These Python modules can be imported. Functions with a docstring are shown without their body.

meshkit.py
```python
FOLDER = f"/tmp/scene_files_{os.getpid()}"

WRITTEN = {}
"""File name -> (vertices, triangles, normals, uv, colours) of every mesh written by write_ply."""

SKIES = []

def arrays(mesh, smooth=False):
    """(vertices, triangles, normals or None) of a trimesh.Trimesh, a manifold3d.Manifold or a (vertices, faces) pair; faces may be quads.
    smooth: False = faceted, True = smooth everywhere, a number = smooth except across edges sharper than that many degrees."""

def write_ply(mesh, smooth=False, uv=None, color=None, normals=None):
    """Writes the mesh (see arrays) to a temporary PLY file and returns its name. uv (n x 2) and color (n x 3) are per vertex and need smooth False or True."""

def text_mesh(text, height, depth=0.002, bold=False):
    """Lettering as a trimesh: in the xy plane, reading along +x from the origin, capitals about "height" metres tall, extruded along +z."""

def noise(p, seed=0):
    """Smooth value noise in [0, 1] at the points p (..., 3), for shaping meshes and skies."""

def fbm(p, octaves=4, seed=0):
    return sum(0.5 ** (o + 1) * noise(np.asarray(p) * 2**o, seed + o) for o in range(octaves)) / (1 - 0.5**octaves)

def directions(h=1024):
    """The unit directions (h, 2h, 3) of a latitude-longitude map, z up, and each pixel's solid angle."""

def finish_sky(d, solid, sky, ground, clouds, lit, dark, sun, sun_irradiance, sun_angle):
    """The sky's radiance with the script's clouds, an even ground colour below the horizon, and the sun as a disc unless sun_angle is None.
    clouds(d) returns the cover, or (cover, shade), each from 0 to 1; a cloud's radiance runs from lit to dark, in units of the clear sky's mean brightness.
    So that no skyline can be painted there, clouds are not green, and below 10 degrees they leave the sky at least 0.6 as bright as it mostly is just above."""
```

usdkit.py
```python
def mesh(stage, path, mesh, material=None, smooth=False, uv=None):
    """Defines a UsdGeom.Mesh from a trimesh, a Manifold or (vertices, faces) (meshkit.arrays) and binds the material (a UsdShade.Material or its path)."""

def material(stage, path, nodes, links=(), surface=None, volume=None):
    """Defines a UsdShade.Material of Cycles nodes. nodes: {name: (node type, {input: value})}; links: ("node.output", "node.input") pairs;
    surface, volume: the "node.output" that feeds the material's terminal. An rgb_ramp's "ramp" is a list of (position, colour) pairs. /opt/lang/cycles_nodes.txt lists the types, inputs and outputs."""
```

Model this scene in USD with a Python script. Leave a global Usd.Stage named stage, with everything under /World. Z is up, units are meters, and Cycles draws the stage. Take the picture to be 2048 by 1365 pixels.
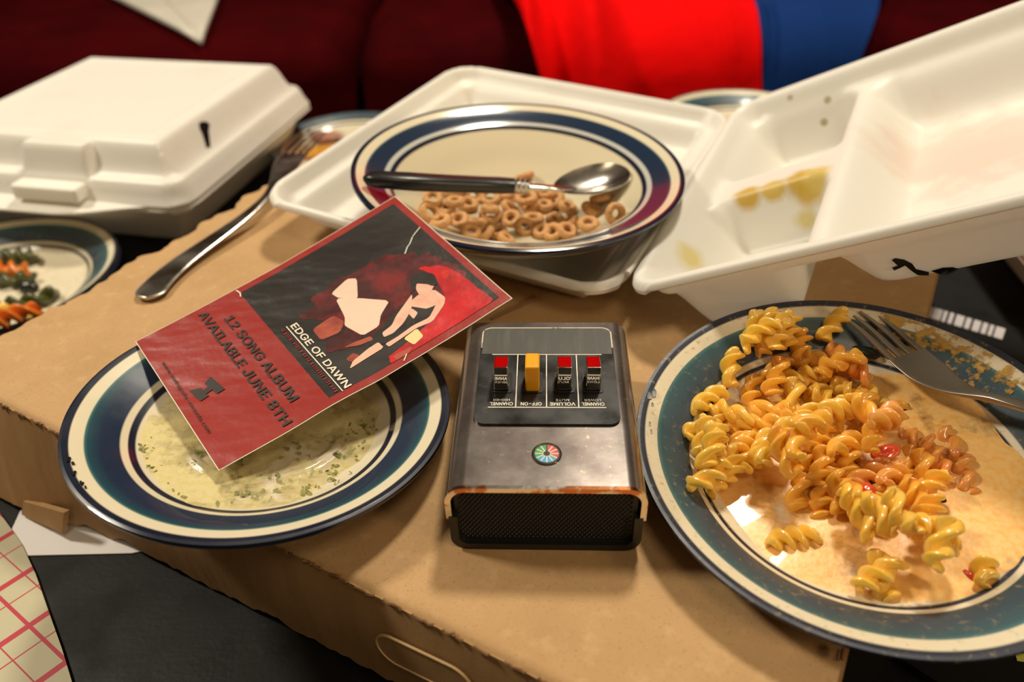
import math, random
import numpy as np, trimesh, usdkit, meshkit
from shapely.geometry import Polygon, Point, LineString, box as sbox
from shapely import affinity, union_all
from pxr import Usd, UsdGeom, UsdShade, UsdLux, Gf, Sdf

stage = Usd.Stage.CreateInMemory()
UsdGeom.SetStageUpAxis(stage, 'Z'); UsdGeom.SetStageMetersPerUnit(stage, 1.0)
UsdGeom.Xform.Define(stage, '/World'); UsdGeom.Scope.Define(stage, '/World/Looks')
A = np.array
# ------------------------------------------------------------------ camera
CAM = A([0, 0, .29452]); FPX = 1574.71
CR = A([[.99963, -.01587, -.02182], [.02697, .5881, .80835], [0., .80859, -.58837]])   # right, up, forward (re-orthonormalised below)
th, ro = math.radians(36.0392), math.radians(-1.5457)
fw_ = A([0, math.cos(th), -math.sin(th)]); r0_ = A([1., 0, 0]); u0_ = np.cross(r0_, fw_)
CR = A([math.cos(ro)*r0_ + math.sin(ro)*u0_, -math.sin(ro)*r0_ + math.cos(ro)*u0_, fw_])
cam = UsdGeom.Camera.Define(stage, '/World/camera')
mt = np.eye(4); mt[0, :3], mt[1, :3], mt[2, :3], mt[3, :3] = CR[0], CR[1], -CR[2], CAM
cam.AddTransformOp().Set(Gf.Matrix4d(mt.tolist()))
cam.CreateHorizontalApertureAttr(36.0); cam.CreateVerticalApertureAttr(36.0*1365/2048)
cam.CreateFocalLengthAttr(36.0*FPX/2048); cam.CreateClippingRangeAttr((.02, 100))
cam.CreateFStopAttr(6.5); cam.CreateFocusDistanceAttr(.315)
cam.CreateExposureAttr(0.0)
# ------------------------------------------------------------------ light
def lamp(name, pos, target, radius, intensity, color):
    l = UsdLux.DiskLight.Define(stage, '/World/' + name); l.CreateRadiusAttr(radius); l.CreateIntensityAttr(intensity); l.CreateColorAttr(Gf.Vec3f(*color))
    z = A(pos, float) - A(target, float); z /= np.linalg.norm(z); x = np.cross([0, 1, .1], z); x /= np.linalg.norm(x); y = np.cross(z, x)
    m = np.eye(4); m[0, :3], m[1, :3], m[2, :3], m[3, :3] = x, y, z, pos
    l.AddTransformOp().Set(Gf.Matrix4d(m.tolist())); return l
lamp('lamp_left', (-1.0, .5, 1.12), (0, .35, 0), .10, 126.0, (1.0, .90, .73))
lamp('lamp_over_couch', (.3, .95, 1.5), (0, .4, 0), .11, 165.0, (1.0, .90, .73))
lamp('lamp_right_front', (1.15, -.55, .65), (.1, .35, .1), .15, 24.0, (1.0, .76, .50))
lamp('lamp_behind_viewer', (.3, -.7, 1.75), (0, .5, 0), .28, 7.5, (1.0, .80, .55))
dome = UsdLux.DomeLight.Define(stage, '/World/sky'); dome.CreateIntensityAttr(.02)

# ------------------------------------------------------------------ helpers
names = {}
def pth(name, parent=None):
    base = ('/World' if parent is None else str(parent.GetPath())) + '/' + name
    k = names.get(base, 0); names[base] = k + 1
    return base if k == 0 else f'{base}_{k:03d}'
def meta(p, label=None, cat=None, group=None, kind=None):
    for k, v in (('label', label), ('category', cat), ('group', group), ('kind', kind)):
        if v: p.SetCustomDataByKey(k, v)
    return p
def thing(name, label, cat, mat=None, group=None):
    x = UsdGeom.Xform.Define(stage, pth(name))
    if mat is not None: x.AddTransformOp().Set(Gf.Matrix4d(A(mat).T.tolist()))
    return meta(x.GetPrim(), label, cat, group)
def obj(name, m, mat, parent=None, smooth=35, label=None, cat=None, group=None, kind=None, xf=None):
    me = usdkit.mesh(stage, pth(name, parent), m, MAT[mat], smooth=smooth)
    if xf is not None: me.AddTransformOp().Set(Gf.Matrix4d(A(xf).T.tolist()))
    return meta(me.GetPrim(), label, cat, group, kind)
def struct(name, m, mat): return obj(name, m, mat, kind='structure')
def frame(o, n=(0, 0, 1), yaw=0.):
    n = A(n, float); n /= np.linalg.norm(n); a = A([math.cos(yaw), math.sin(yaw), 0]); a -= n*(a@n); a /= np.linalg.norm(a)
    m = np.eye(4); m[:3, 0], m[:3, 1], m[:3, 2], m[:3, 3] = a, np.cross(n, a), n, o
    return m
def ap(m, P): return np.atleast_2d(P)@m[:3, :3].T + m[:3, 3]
def ray(px, py): 
    d = A([(px-1024)/FPX, -(py-682.5)/FPX, 1.0])@CR
    return d
def at(px, py, z=0., n=None, o=None):            # a pixel of the photograph on a plane of the room
    d = ray(px, py)
    if n is None: return CAM + d*((z-CAM[2])/d[2])
    n = A(n, float); return CAM + d*(((A(o)-CAM)@n)/(d@n))
def proj(P):
    q = (np.atleast_2d(P)-CAM)@CR.T
    return np.stack([1024+FPX*q[:, 0]/q[:, 2], 682.5-FPX*q[:, 1]/q[:, 2]], 1)
def on_local(px, py, m, z):                      # a pixel on the plane local z of a frame -> local coordinates
    P = at(px, py, n=m[:3, 2], o=m[:3, 3]+m[:3, 2]*z); return (P-m[:3, 3])@m[:3, :3]
def bx(x0, x1, y0, y1, z0, z1):
    m = trimesh.creation.box([x1-x0, y1-y0, z1-z0]); m.apply_translation([(x0+x1)/2, (y0+y1)/2, (z0+z1)/2]); return m
def rbox(x0, x1, y0, y1, z0, z1, r, n=2):
    s = trimesh.creation.icosphere(n, r); pts = [s.vertices + [x, y, z] for x in (x0+r, x1-r) for y in (y0+r, y1-r) for z in (z0+r, z1-r)]
    return trimesh.convex.convex_hull(np.vstack(pts))
def cat(ms): return trimesh.util.concatenate(ms)
def tube(P, rad, n=12, cap=True):
    P = A(P, float); rad = np.broadcast_to(rad, (len(P),)); T = np.gradient(P, axis=0); T /= np.linalg.norm(T, axis=1, keepdims=True)
    ref = A([0, 0, 1.]) if abs(T[:, 2]).max() < .9 else A([1., 0, 0]); a = np.cross(T, ref); a /= np.linalg.norm(a, axis=1, keepdims=True); b = np.cross(T, a)
    t = np.arange(n)*2*math.pi/n; V = (P[:, None]+rad[:, None, None]*(np.cos(t)[None, :, None]*a[:, None]+np.sin(t)[None, :, None]*b[:, None])).reshape(-1, 3)
    return ringmesh(V, len(P), n, cap)
def ringmesh(V, k, n, cap=True):
    F = []
    i, j = np.meshgrid(np.arange(k-1), np.arange(n), indexing='ij'); i, j = i.ravel(), j.ravel(); j2 = (j+1) % n
    q = np.stack([i*n+j, i*n+j2, (i+1)*n+j2, (i+1)*n+j], 1); F = np.vstack([q[:, [0, 2, 1]], q[:, [0, 3, 2]]])
    if cap:
        V = np.vstack([V, V[:n].mean(0), V[(k-1)*n:k*n].mean(0)]); j = np.arange(n); j2 = (j+1) % n
        F = np.vstack([F, np.stack([np.full(n, k*n), j, j2], 1), np.stack([np.full(n, k*n+1), (k-1)*n+j2, (k-1)*n+j], 1)])
    m = trimesh.Trimesh(V, F, process=False)
    if m.volume < 0: m.invert()
    return m
def lathe(prof, n=128):
    prof = A(prof, float); k = len(prof); t = np.arange(n)*2*math.pi/n
    V = np.stack([prof[:, None, 0]*np.cos(t), prof[:, None, 0]*np.sin(t), np.broadcast_to(prof[:, None, 1], (k, n))], -1).reshape(-1, 3)
    return ringmesh(V, k, n, cap=True)
def sheet(fn, us, vs, thick, side=-1):
    U, V = np.meshgrid(us, vs, indexing='ij'); P = fn(U, V)
    du = np.gradient(P, axis=0); dv = np.gradient(P, axis=1); N = np.cross(du, dv); N /= np.linalg.norm(N, axis=-1, keepdims=True)+1e-12
    Q = P + side*N*thick; a, b = P.shape[:2]; n = a*b; idx = np.arange(n).reshape(a, b)
    q = np.stack([idx[:-1, :-1], idx[1:, :-1], idx[1:, 1:], idx[:-1, 1:]], -1).reshape(-1, 4); F = np.vstack([q[:, [0, 1, 2]], q[:, [0, 2, 3]]])
    loop = np.concatenate([idx[:, 0], idx[-1, 1:], idx[-2::-1, -1], idx[0, -2:0:-1]]); l2 = np.roll(loop, -1)
    S = np.vstack([np.stack([loop, loop+n, l2], 1), np.stack([l2, loop+n, l2+n], 1)])
    m = trimesh.Trimesh(np.vstack([P.reshape(-1, 3), Q.reshape(-1, 3)]), np.vstack([F, F[:, ::-1]+n, S]), process=False)
    if m.volume < 0: m.invert()
    return m
def extr(poly, h, maxe=None):
    ms = [trimesh.creation.extrude_polygon(g, h, engine='earcut') for g in getattr(poly, 'geoms', [poly]) if g.area > 1e-12]
    m = cat(ms)
    if maxe: m = trimesh.Trimesh(*trimesh.remesh.subdivide_to_size(m.vertices, m.faces, maxe, max_iter=12), process=True)
    return m
def rrect(x0, x1, y0, y1, r, q=8): return sbox(x0+r, y0+r, x1-r, y1-r).buffer(r, quad_segs=q)
def sst(a, b, x): t = np.clip((x-a)/(b-a), 0, 1); return t*t*(3-2*t)
def text(s, x0, x1, y0, h, depth, bold=False):      # lettering from x0 to x1, baseline y0, capital height h
    m = meshkit.text_mesh(s, h, depth, bold); b = m.bounds
    m.vertices[:, 0] = (m.vertices[:, 0]-b[0, 0])*(x1-x0)/(b[1, 0]-b[0, 0]) + x0; m.vertices[:, 1] += y0
    return m

# ------------------------------------------------------------------ materials
MAT = {}
def M(name, col, rough=.5, var=(), bump=None, coord='object', roughvar=None, ramp=None, bumps=(), **pr):
    """principled; var: (noise scale, colour, low, high[, stretch]) layers over col; bump: (scale, strength, distance[, stretch]); ramp: radial colour ramp (radius, stops)"""
    nd = {'tc': ('texture_coordinate', {}), 'p': ('principled_bsdf', {'roughness': rough, **pr})}; lk = []; src = None
    def vec(k, stretch):
        nd[k] = ('mapping', {'scale': stretch}); lk.append((f'tc.{coord}', f'{k}.vector')); return f'{k}.vector'
    if ramp:
        R, stops = ramp
        nd['rm'] = ('mapping', {'scale': (1/R, 1/R, 0)}); nd['rl'] = ('vector_math', {'math_type': 'length'}); nd['rr'] = ('rgb_ramp', {'ramp': stops, 'interpolate': True})
        lk.extend([('tc.object', 'rm.vector'), ('rm.vector', 'rl.vector1'), ('rl.value', 'rr.fac')]); src = 'rr.color'
    for i, v in enumerate(var):
        s, c, lo, hi = v[:4]; k = f'v{i}'
        nd[k] = ('noise_texture', {'scale': s, 'detail': 5.0, 'roughness': .6}); lk.append((vec(k+'m', v[4] if len(v) > 4 else (1, 1, 1)), k+'.vector'))
        nd[k+'r'] = ('map_range', {'from_min': lo, 'from_max': hi, 'clamp': True}); lk.append((k+'.fac', k+'r.value'))
        nd[k+'x'] = ('mix', {'color1': col, 'color2': c}); lk.append((k+'r.result', k+'x.fac'))
        if src: lk.append((src, k+'x.color1'))
        src = k+'x.color'
    if src: lk.append((src, 'p.base_color'))
    else: nd['p'][1]['base_color'] = col
    bl = list(bumps) + ([bump] if bump else []); prev = None
    for i, b in enumerate(bl):
        s, st, d = b[:3]; k = f'b{i}'
        nd[k+'n'] = ('noise_texture', {'scale': s, 'detail': 4.0}); lk.append((vec(k+'m', b[3] if len(b) > 3 else (1, 1, 1)), k+'n.vector'))
        nd[k] = ('bump', {'strength': st, 'distance': d}); lk.append((k+'n.fac', k+'.height'))
        if prev: lk.append((prev, k+'.normal'))
        prev = k+'.normal'
    if prev: lk.append((prev, 'p.normal'))
    if roughvar:
        s, lo, hi = roughvar; nd['rn'] = ('noise_texture', {'scale': s, 'detail': 6.0}); lk.append((vec('rnm', (1, 1, 1)), 'rn.vector'))
        nd['rv'] = ('map_range', {'from_min': .35, 'from_max': .65, 'to_min': lo, 'to_max': hi, 'clamp': True}); lk.extend([('rn.fac', 'rv.value'), ('rv.result', 'p.roughness')])
    MAT[name] = usdkit.material(stage, '/World/Looks/' + name, nd, lk, surface='p.BSDF'); return MAT[name]
M('wall_paint', (.42, .34, .24), .8); M('ceiling_paint', (.6, .55, .45), .9); M('carpet', (.05, .035, .03), 1, bump=(300, .6, .004))
M('black_wood', (.0035, .003, .0025), .5, var=[(14, (.009, .008, .006), .5, .75), (260, (.02, .018, .013), .64, .8)], bumps=[(60, .07, .0006, (1, 6, 1)), (400, .2, .0004)], roughvar=(30, .42, .65), specular_ior_level=.28)
M('cardboard', (.50, .305, .135), .75, var=[(25, (.43, .255, .105), .4, .7), (900, (.36, .21, .085), .56, .72), (140, (.56, .36, .17), .55, .8)], bump=(700, .15, .0004))
M('cardboard_side', (.42, .245, .10), .78, var=[(60, (.34, .19, .07), .42, .7, (1, 1, .12)), (900, (.33, .19, .075), .56, .72)], bumps=[(90, .22, .0008, (1, 1, .03)), (700, .15, .0004)])
M('cardboard_torn', (.22, .115, .045), .9, bump=(500, .5, .001)); M('cut_line', (.62, .42, .2), .9)
M('foam', (.83, .80, .71), .42, var=[(18, (.78, .74, .63), .5, .8)], bumps=[(420, .06, .0004), (35, .12, .0012)], subsurface_weight=.15, subsurface_scale=.004, subsurface_radius=(1, .9, .7))
CR1, CR2, NAVY, DNAVY, TEAL = (.71, .63, .45), (.66, .58, .40), (.013, .027, .058), (.008, .012, .028), (.016, .062, .082)
gl = dict(coat_weight=.6, coat_roughness=.07, ior=1.5)
M('saucer_glaze', CR1, .28, ramp=(.0762, [(0, CR2), (.30, CR2), (.665, CR1), (.672, DNAVY), (.70, DNAVY), (.705, CR1), (.732, CR1), (.74, NAVY), (.82, NAVY), (.875, TEAL), (.888, (.05, .16, .16)), (.892, CR1), (.95, CR1), (.957, DNAVY), (1, DNAVY)]),
  var=[(60, (.55, .47, .30), .66, .9)], bump=(45, .06, .001), roughvar=(25, .2, .45), **gl)
M('plate_glaze', CR1, .33, ramp=(.0846, [(0, CR1), (.70, CR1), (.707, DNAVY), (.722, DNAVY), (.727, CR1), (.748, CR1), (.753, (.03, .05, .06)), (.82, (.03, .06, .085)), (.885, (.03, .085, .10)), (.902, (.06, .17, .18)), (.906, CR1), (.958, CR1), (.964, DNAVY), (1, DNAVY)]),
  var=[(380, (.30, .22, .10), .58, .8)], bump=(45, .06, .001), roughvar=(25, .32, .55), coat_weight=.25, coat_roughness=.12, ior=1.5)
M('bowl_glaze', CR1, .16, ramp=(.0930, [(0, CR2), (.755, CR2), (.762, DNAVY), (.782, DNAVY), (.787, (.5, .5, .45)), (.81, (.5, .5, .45)), (.816, NAVY), (.905, NAVY), (.918, (.03, .07, .10)), (.923, CR1), (.967, CR1), (.972, DNAVY), (1, DNAVY)]), **gl)
M('steel', (.56, .53, .48), .26, metallic=1.0, var=[(30, (.44, .41, .37), .45, .7)], bump=(200, .03, .0005), roughvar=(40, .18, .36))
M('dull_steel', (.40, .38, .34), .36, metallic=1.0, var=[(30, (.33, .31, .27), .45, .7)], bumps=[(300, .04, .0005)])
M('black_plastic', (.012, .012, .011), .33, bump=(200, .05, .0005)); M('grille_black', (.008, .0075, .0065), .45, var=[(160, (.03, .025, .012), .6, .8)])
M('chrome', (.36, .315, .29), .2, metallic=.9, var=[(55, (.29, .235, .22), .42, .66), (420, (.56, .50, .30), .62, .70)], bump=(500, .04, .0002), roughvar=(45, .20, .27))
M('copper_edge', (.85, .82, .78), .15, metallic=1.0, var=[(75, (.62, .25, .10), .50, .56)], bump=(300, .1, .0005))
M('label_black', (.008, .008, .007), .3, var=[(240, (.05, .047, .035), .62, .8)], roughvar=(60, .2, .45))
M('label_grey', (.055, .054, .045), .5, var=[(300, (.09, .085, .07), .5, .75, (1, .1, 1))])
M('worn_edge', (.55, .5, .38), .5, var=[(300, (.1, .09, .07), .55, .65)]); M('white_print', (.72, .68, .58), .6, var=[(700, (.35, .32, .27), .6, .72)])
M('orange_plastic', (.86, .36, .012), .35, subsurface_weight=.1); M('button_chrome', (.7, .66, .62), .06, metallic=1.0)
for n, c in dict(emblem_red=(.55, .07, .06), emblem_green=(.05, .30, .09), emblem_blue=(.05, .33, .55), emblem_spoke=(.75, .68, .5), emblem_black=(.006, .006, .006)).items(): M(n, c, .3)
gp = dict(coat_weight=.9, coat_roughness=.2); fb = [(17, .8, .008, (.45, 1, 1)), (80, .4, .0012), (320, .06, .0003)]
M('flyer_red', (.30, .02, .015), .38, var=[(35, (.36, .05, .035), .5, .8, (.4, 1.2, 1)), (260, (.36, .07, .05), .66, .85)], bumps=fb, **gp)
M('flyer_black', (.016, .013, .011), .4, var=[(30, (.05, .045, .04), .5, .8, (.4, 1.2, 1))], bumps=fb, **gp)
M('flyer_haze', (.055, .006, .006), .4, var=[(70, (.2, .012, .012), .45, .7)], bumps=fb, **gp)
M('flyer_bright', (.62, .012, .016), .36, var=[(60, (.30, .008, .01), .45, .7), (90, (.75, .09, .03), .6, .8)], bumps=fb, **gp)
M('flyer_skin', (.86, .52, .38), .36, var=[(80, (.7, .28, .2), .5, .8)], bumps=fb, **gp); M('flyer_pale', (.88, .62, .48), .36, var=[(60, (.75, .36, .24), .55, .85)], bumps=fb, **gp)
M('flyer_rust', (.42, .09, .05), .4, var=[(70, (.2, .02, .02), .45, .7)], bumps=fb, **gp); M('flyer_glow', (.95, .7, .33), .36, **gp)
M('flyer_ink', (.022, .014, .010), .5); M('flyer_white', (.75, .68, .55), .5); M('flyer_darkred', (.18, .012, .012), .5); M('paper_core', (.72, .65, .52), .7)
pa = dict(subsurface_weight=.25, subsurface_scale=.003, subsurface_radius=(1, .6, .2), coat_weight=.8, coat_roughness=.09)
M('pasta_yellow', (.95, .50, .06), .28, var=[(130, (.95, .57, .12), .45, .7)], bump=(350, .06, .0005), **pa)
M('pasta_orange', (.94, .42, .05), .28, var=[(110, (.82, .28, .03), .5, .7)], bump=(350, .06, .0005), **pa)
M('pasta_saucy', (.84, .31, .06), .34, var=[(90, (.76, .17, .03), .5, .7), (150, (.88, .5, .2), .6, .75)], bump=(350, .1, .0006), **pa)
M('pasta_green', (.055, .06, .008), .35, var=[(110, (.12, .12, .02), .5, .75)], bump=(350, .1, .0006), coat_weight=.4)
M('pasta_carrot', (.72, .17, .01), .35, var=[(110, (.75, .28, .05), .5, .75)], coat_weight=.4)
M('tomato', (.62, .05, .018), .22, var=[(200, (.75, .16, .07), .5, .7)], bump=(300, .15, .0008), **pa); M('ham', (.52, .22, .17), .4, var=[(150, (.62, .36, .25), .5, .7)], coat_weight=.3); M('caper', (.02, .035, .008), .2, var=[(300, (.06, .08, .02), .5, .7)]); M('olive', (.012, .014, .008), .2, bump=(400, .2, .0008))
M('cereal', (.62, .33, .125), .75, var=[(380, (.46, .21, .065), .45, .68), (150, (.72, .41, .18), .5, .75)], bump=(600, .6, .0012))
M('herb', (.17, .18, .035), .5, var=[(200, (.30, .28, .08), .4, .6)])
M('couch_fabric', (.05, .0012, .0022), .9, var=[(9, (.032, .0008, .0016), .4, .65)], bumps=[(7, .3, .02), (500, .2, .001)], specular_ior_level=.03)
M('red_fleece', (.82, .004, .004), .95, bumps=[(16, .4, .012), (600, .2, .001)], specular_ior_level=.03); M('blue_fleece', (.008, .035, .16), .95, bumps=[(14, .35, .01), (600, .2, .001)], specular_ior_level=.05)
M('white_cloth', (.72, .69, .60), .85, var=[(6, (.6, .56, .47), .4, .6)], bumps=[(20, .2, .006)])
M('white_paper', (.80, .78, .77), .6); M('magazine_black', (.0045, .0045, .0045), .45, specular_ior_level=.3); M('barcode_white', (.62, .6, .62), .5); M('print_yellow', (.6, .6, .1), .5)
def M_alpha(name, col, col2, rough, scale, lo, hi, seed=0., **pr):
    nd = {'tc': ('texture_coordinate', {}), 'mp': ('mapping', {'location': (seed, seed*.7, 0)}), 'n': ('noise_texture', {'scale': scale, 'detail': 5.0, 'roughness': .62}), 'r': ('map_range', {'from_min': lo, 'from_max': hi, 'clamp': True, 'to_max': .93}),
          'n2': ('noise_texture', {'scale': 420., 'detail': 4.0}), 'r2': ('map_range', {'from_min': .4, 'from_max': .7, 'clamp': True}), 'x': ('mix', {'color1': col, 'color2': col2}), 'p': ('principled_bsdf', {'roughness': rough, **pr}),
          'b': ('bump', {'strength': .25, 'distance': .0006}), 't': ('transparent_bsdf', {}), 'm': ('mix_closure', {})}
    lk = [('tc.object', 'mp.vector'), ('mp.vector', 'n.vector'), ('tc.object', 'n2.vector'), ('n.fac', 'r.value'), ('n2.fac', 'r2.value'), ('r2.result', 'x.fac'), ('x.color', 'p.base_color'), ('n2.fac', 'b.height'), ('b.normal', 'p.normal'), ('r.result', 'm.fac'), ('t.BSDF', 'm.closure1'), ('p.BSDF', 'm.closure2')]
    MAT[name] = usdkit.material(stage, '/World/Looks/' + name, nd, lk, surface='m.closure')
M_alpha('orange_sauce', (.94, .60, .22), (.93, .48, .11), .38, 42, .31, .45, coat_weight=.2)
M_alpha('cream_sauce', (.74, .64, .34), (.70, .58, .24), .22, 48, .36, .55, 3.1, coat_weight=.6)
M_alpha('sauce_smear', (.55, .33, .06), (.5, .28, .05), .5, 170, .47, .6, 1.7)

# ------------------------------------------------------------------ setting
struct('floor', bx(-2.4, 2.4, -2.4, 2.6, -.47, -.45), 'carpet'); struct('ceiling', bx(-2.4, 2.4, -2.4, 2.6, 1.95, 2.0), 'ceiling_paint')
struct('wall_back', bx(-2.4, 2.4, 2.6, 2.65, -.45, 1.95), 'wall_paint'); struct('wall_front', bx(-2.4, 2.4, -2.45, -2.4, -.45, 1.95), 'wall_paint')
struct('wall_left', bx(-2.45, -2.4, -2.4, 2.6, -.45, 1.95), 'wall_paint'); struct('wall_right', bx(2.4, 2.45, -2.4, 2.6, -.45, 1.95), 'wall_paint')
t = thing('coffee_table', 'black scuffed wooden coffee table under the pizza box and dishes', 'table')
obj('tabletop', rbox(-.72, .72, -.06, .79, -.035, 0, .003), 'black_wood', t)
for x in (-.66, .66):
    for y in (0, .73): obj('leg', rbox(x-.025, x+.025, y-.025, y+.025, -.45, -.034, .003, 1), 'black_wood', t)
# couch
YC, ZC, RC = 1.03, .02, .05
t = thing('couch', 'dark red upholstered couch behind the coffee table', 'couch')
def puff(m, amp, s, seed):
    m = m.subdivide().subdivide(); n = m.vertex_normals; m.vertices += n*((meshkit.fbm(m.vertices*s, 3, seed)-.5)*amp)[:, None]; return m
obj('front_panel', puff(rbox(-1.1, 1.1, YC+.03, YC+.12, -.42, -.12, .03), .02, 5, 1), 'couch_fabric', t)
for i, (a, b) in enumerate(((-1.1, -.205), (-.195, .72), (.73, 1.2))): obj('seat_cushion', puff(rbox(a, b, YC, YC+.6, ZC-.15, ZC, RC), .02, 6, i+3), 'couch_fabric', t)
obj('base', rbox(-1.1, 1.2, YC+.1, YC+.75, -.42, -.12, .02), 'couch_fabric', t); obj('backrest', puff(rbox(-1.1, 1.2, YC+.55, YC+.8, -.1, .64, .08), .02, 5, 9), 'couch_fabric', t)
for x in (-1.02, 1.1): obj('foot', rbox(x-.03, x+.03, YC+.15, YC+.21, -.45, -.41, .005, 1), 'black_wood', t)
def drape(poly, off, thick, wob, seed, rad=RC, ye=YC, zs=ZC, tip=.0, folds=()):
    m = extr(poly, thick, .02); x, s, h = m.vertices.T
    arc = rad*math.pi/2; k = np.clip(s/arc, 0, 1)*math.pi/2
    y = np.where(s < 0, ye+rad-s, np.where(s < arc, ye+rad-rad*np.sin(k), ye-tip*(s-arc))); z = np.where(s < 0, zs, np.where(s < arc, zs-rad+rad*np.cos(k), zs-rad-(s-arc)))
    ny = np.where(s < 0, 0, -np.sin(k)); nz = np.cos(k)
    h2 = h + off + wob*(meshkit.fbm(np.stack([x*7, s*3, 0*x], 1), 3, seed)) + sum(a*np.exp(-((x-c-.18*s)/w)**2)*np.clip((s+.1)/.12, 0, 1) for c, w, a in folds)
    sb = .47; up = np.maximum(-sb-s, 0); y = np.minimum(y, ye+rad+sb); z = z+up; ny = np.where(up > 0, -1, ny); nz = np.where(up > 0, 0, nz)      # up the backrest
    m.vertices = np.stack([x, y+ny*h2, z+nz*h2], 1); return m
def dp(px, py, rad=RC, ye=YC, zs=ZC):             # a pixel on the draped path over the seat edge -> (x, s)
    arc = rad*math.pi/2; best = None
    for q in np.linspace(-.5, .45, 1901):
        k = min(max(q/arc, 0), 1)*math.pi/2
        y = ye+rad-q if q < 0 else ye+rad-rad*math.sin(k); z = zs if q < 0 else zs-rad+rad*math.cos(k)-max(0, q-arc)
        P = at(px, py, n=(0, 1, 0), o=(0, y, 0)); e = abs(P[2]-z)
        if best is None or e < best[0]: best = (e, P[0], q)
    return best[1:]
def dps(pts, step=14):
    out = []
    for (x0, y0), (x1, y1) in zip(pts, pts[1:]):
        n = max(1, int(math.hypot(x1-x0, y1-y0)/step)); out += [dp(x0+(x1-x0)*i/n, y0+(y1-y0)*i/n) for i in range(n)]
    return out + [dp(*pts[-1])]
red = dps([(985, 0), (1030, 70), (1085, 150), (1150, 262)]) + dps([(1514, 262), (1515, 190), (1510, 90), (1498, 0)])
red = [(red[0][0]-.03, -1.06), (red[0][0]-.02, -.3)] + red + [(red[-1][0]+.01, -.3), (red[-1][0]+.02, -1.06)]
obj('red_blanket', drape(Polygon(red), .004, .006, .03, 5, folds=((dp(1045, 60)[0]-.18*dp(1045, 60)[1], .018, .05), (dp(1165, 60)[0]-.18*dp(1165, 60)[1], .03, .045), (dp(1400, 60)[0]-.18*dp(1400, 60)[1], .05, .02))), 'red_fleece', label='bright red fleece blanket draped over the couch edge', cat='blanket')
blu = dps([(1501, 0), (1513, 90), (1518, 190), (1520, 250)]) + dps([(1640, 250), (1690, 150), (1725, 85), (1768, 0)])
blu = [(blu[0][0]+.02, -1.06), (blu[0][0]+.01, -.3)] + blu + [(blu[-1][0]+.03, -.3), (blu[-1][0]+.05, -1.06)]
obj('blue_blanket', drape(Polygon(blu), .004, .006, .03, 8), 'blue_fleece', label='dark blue fleece blanket hanging beside the red one on the couch', cat='blanket')
t = thing('white_cloth', 'white folded cloth with a pointed corner hanging off the couch', 'cloth')
wl_ = dps([(210, -4), (408, 97), (441, -4)], 10); wl_ = [(wl_[0][0]-.05, wl_[0][1]-.12)] + wl_ + [(wl_[-1][0]+.01, wl_[-1][1]-.14)]
obj('cloth', drape(Polygon(wl_), .003, .004, .006, 12), 'white_cloth', t)
hm_ = dps([(408, 95), (318, -4)], 10); hm2 = dps([(327, -4), (404, 80)], 10); obj('hem', drape(Polygon(hm_+hm2).buffer(0), .0072, .002, .006, 12), 'white_cloth', t)

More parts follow.
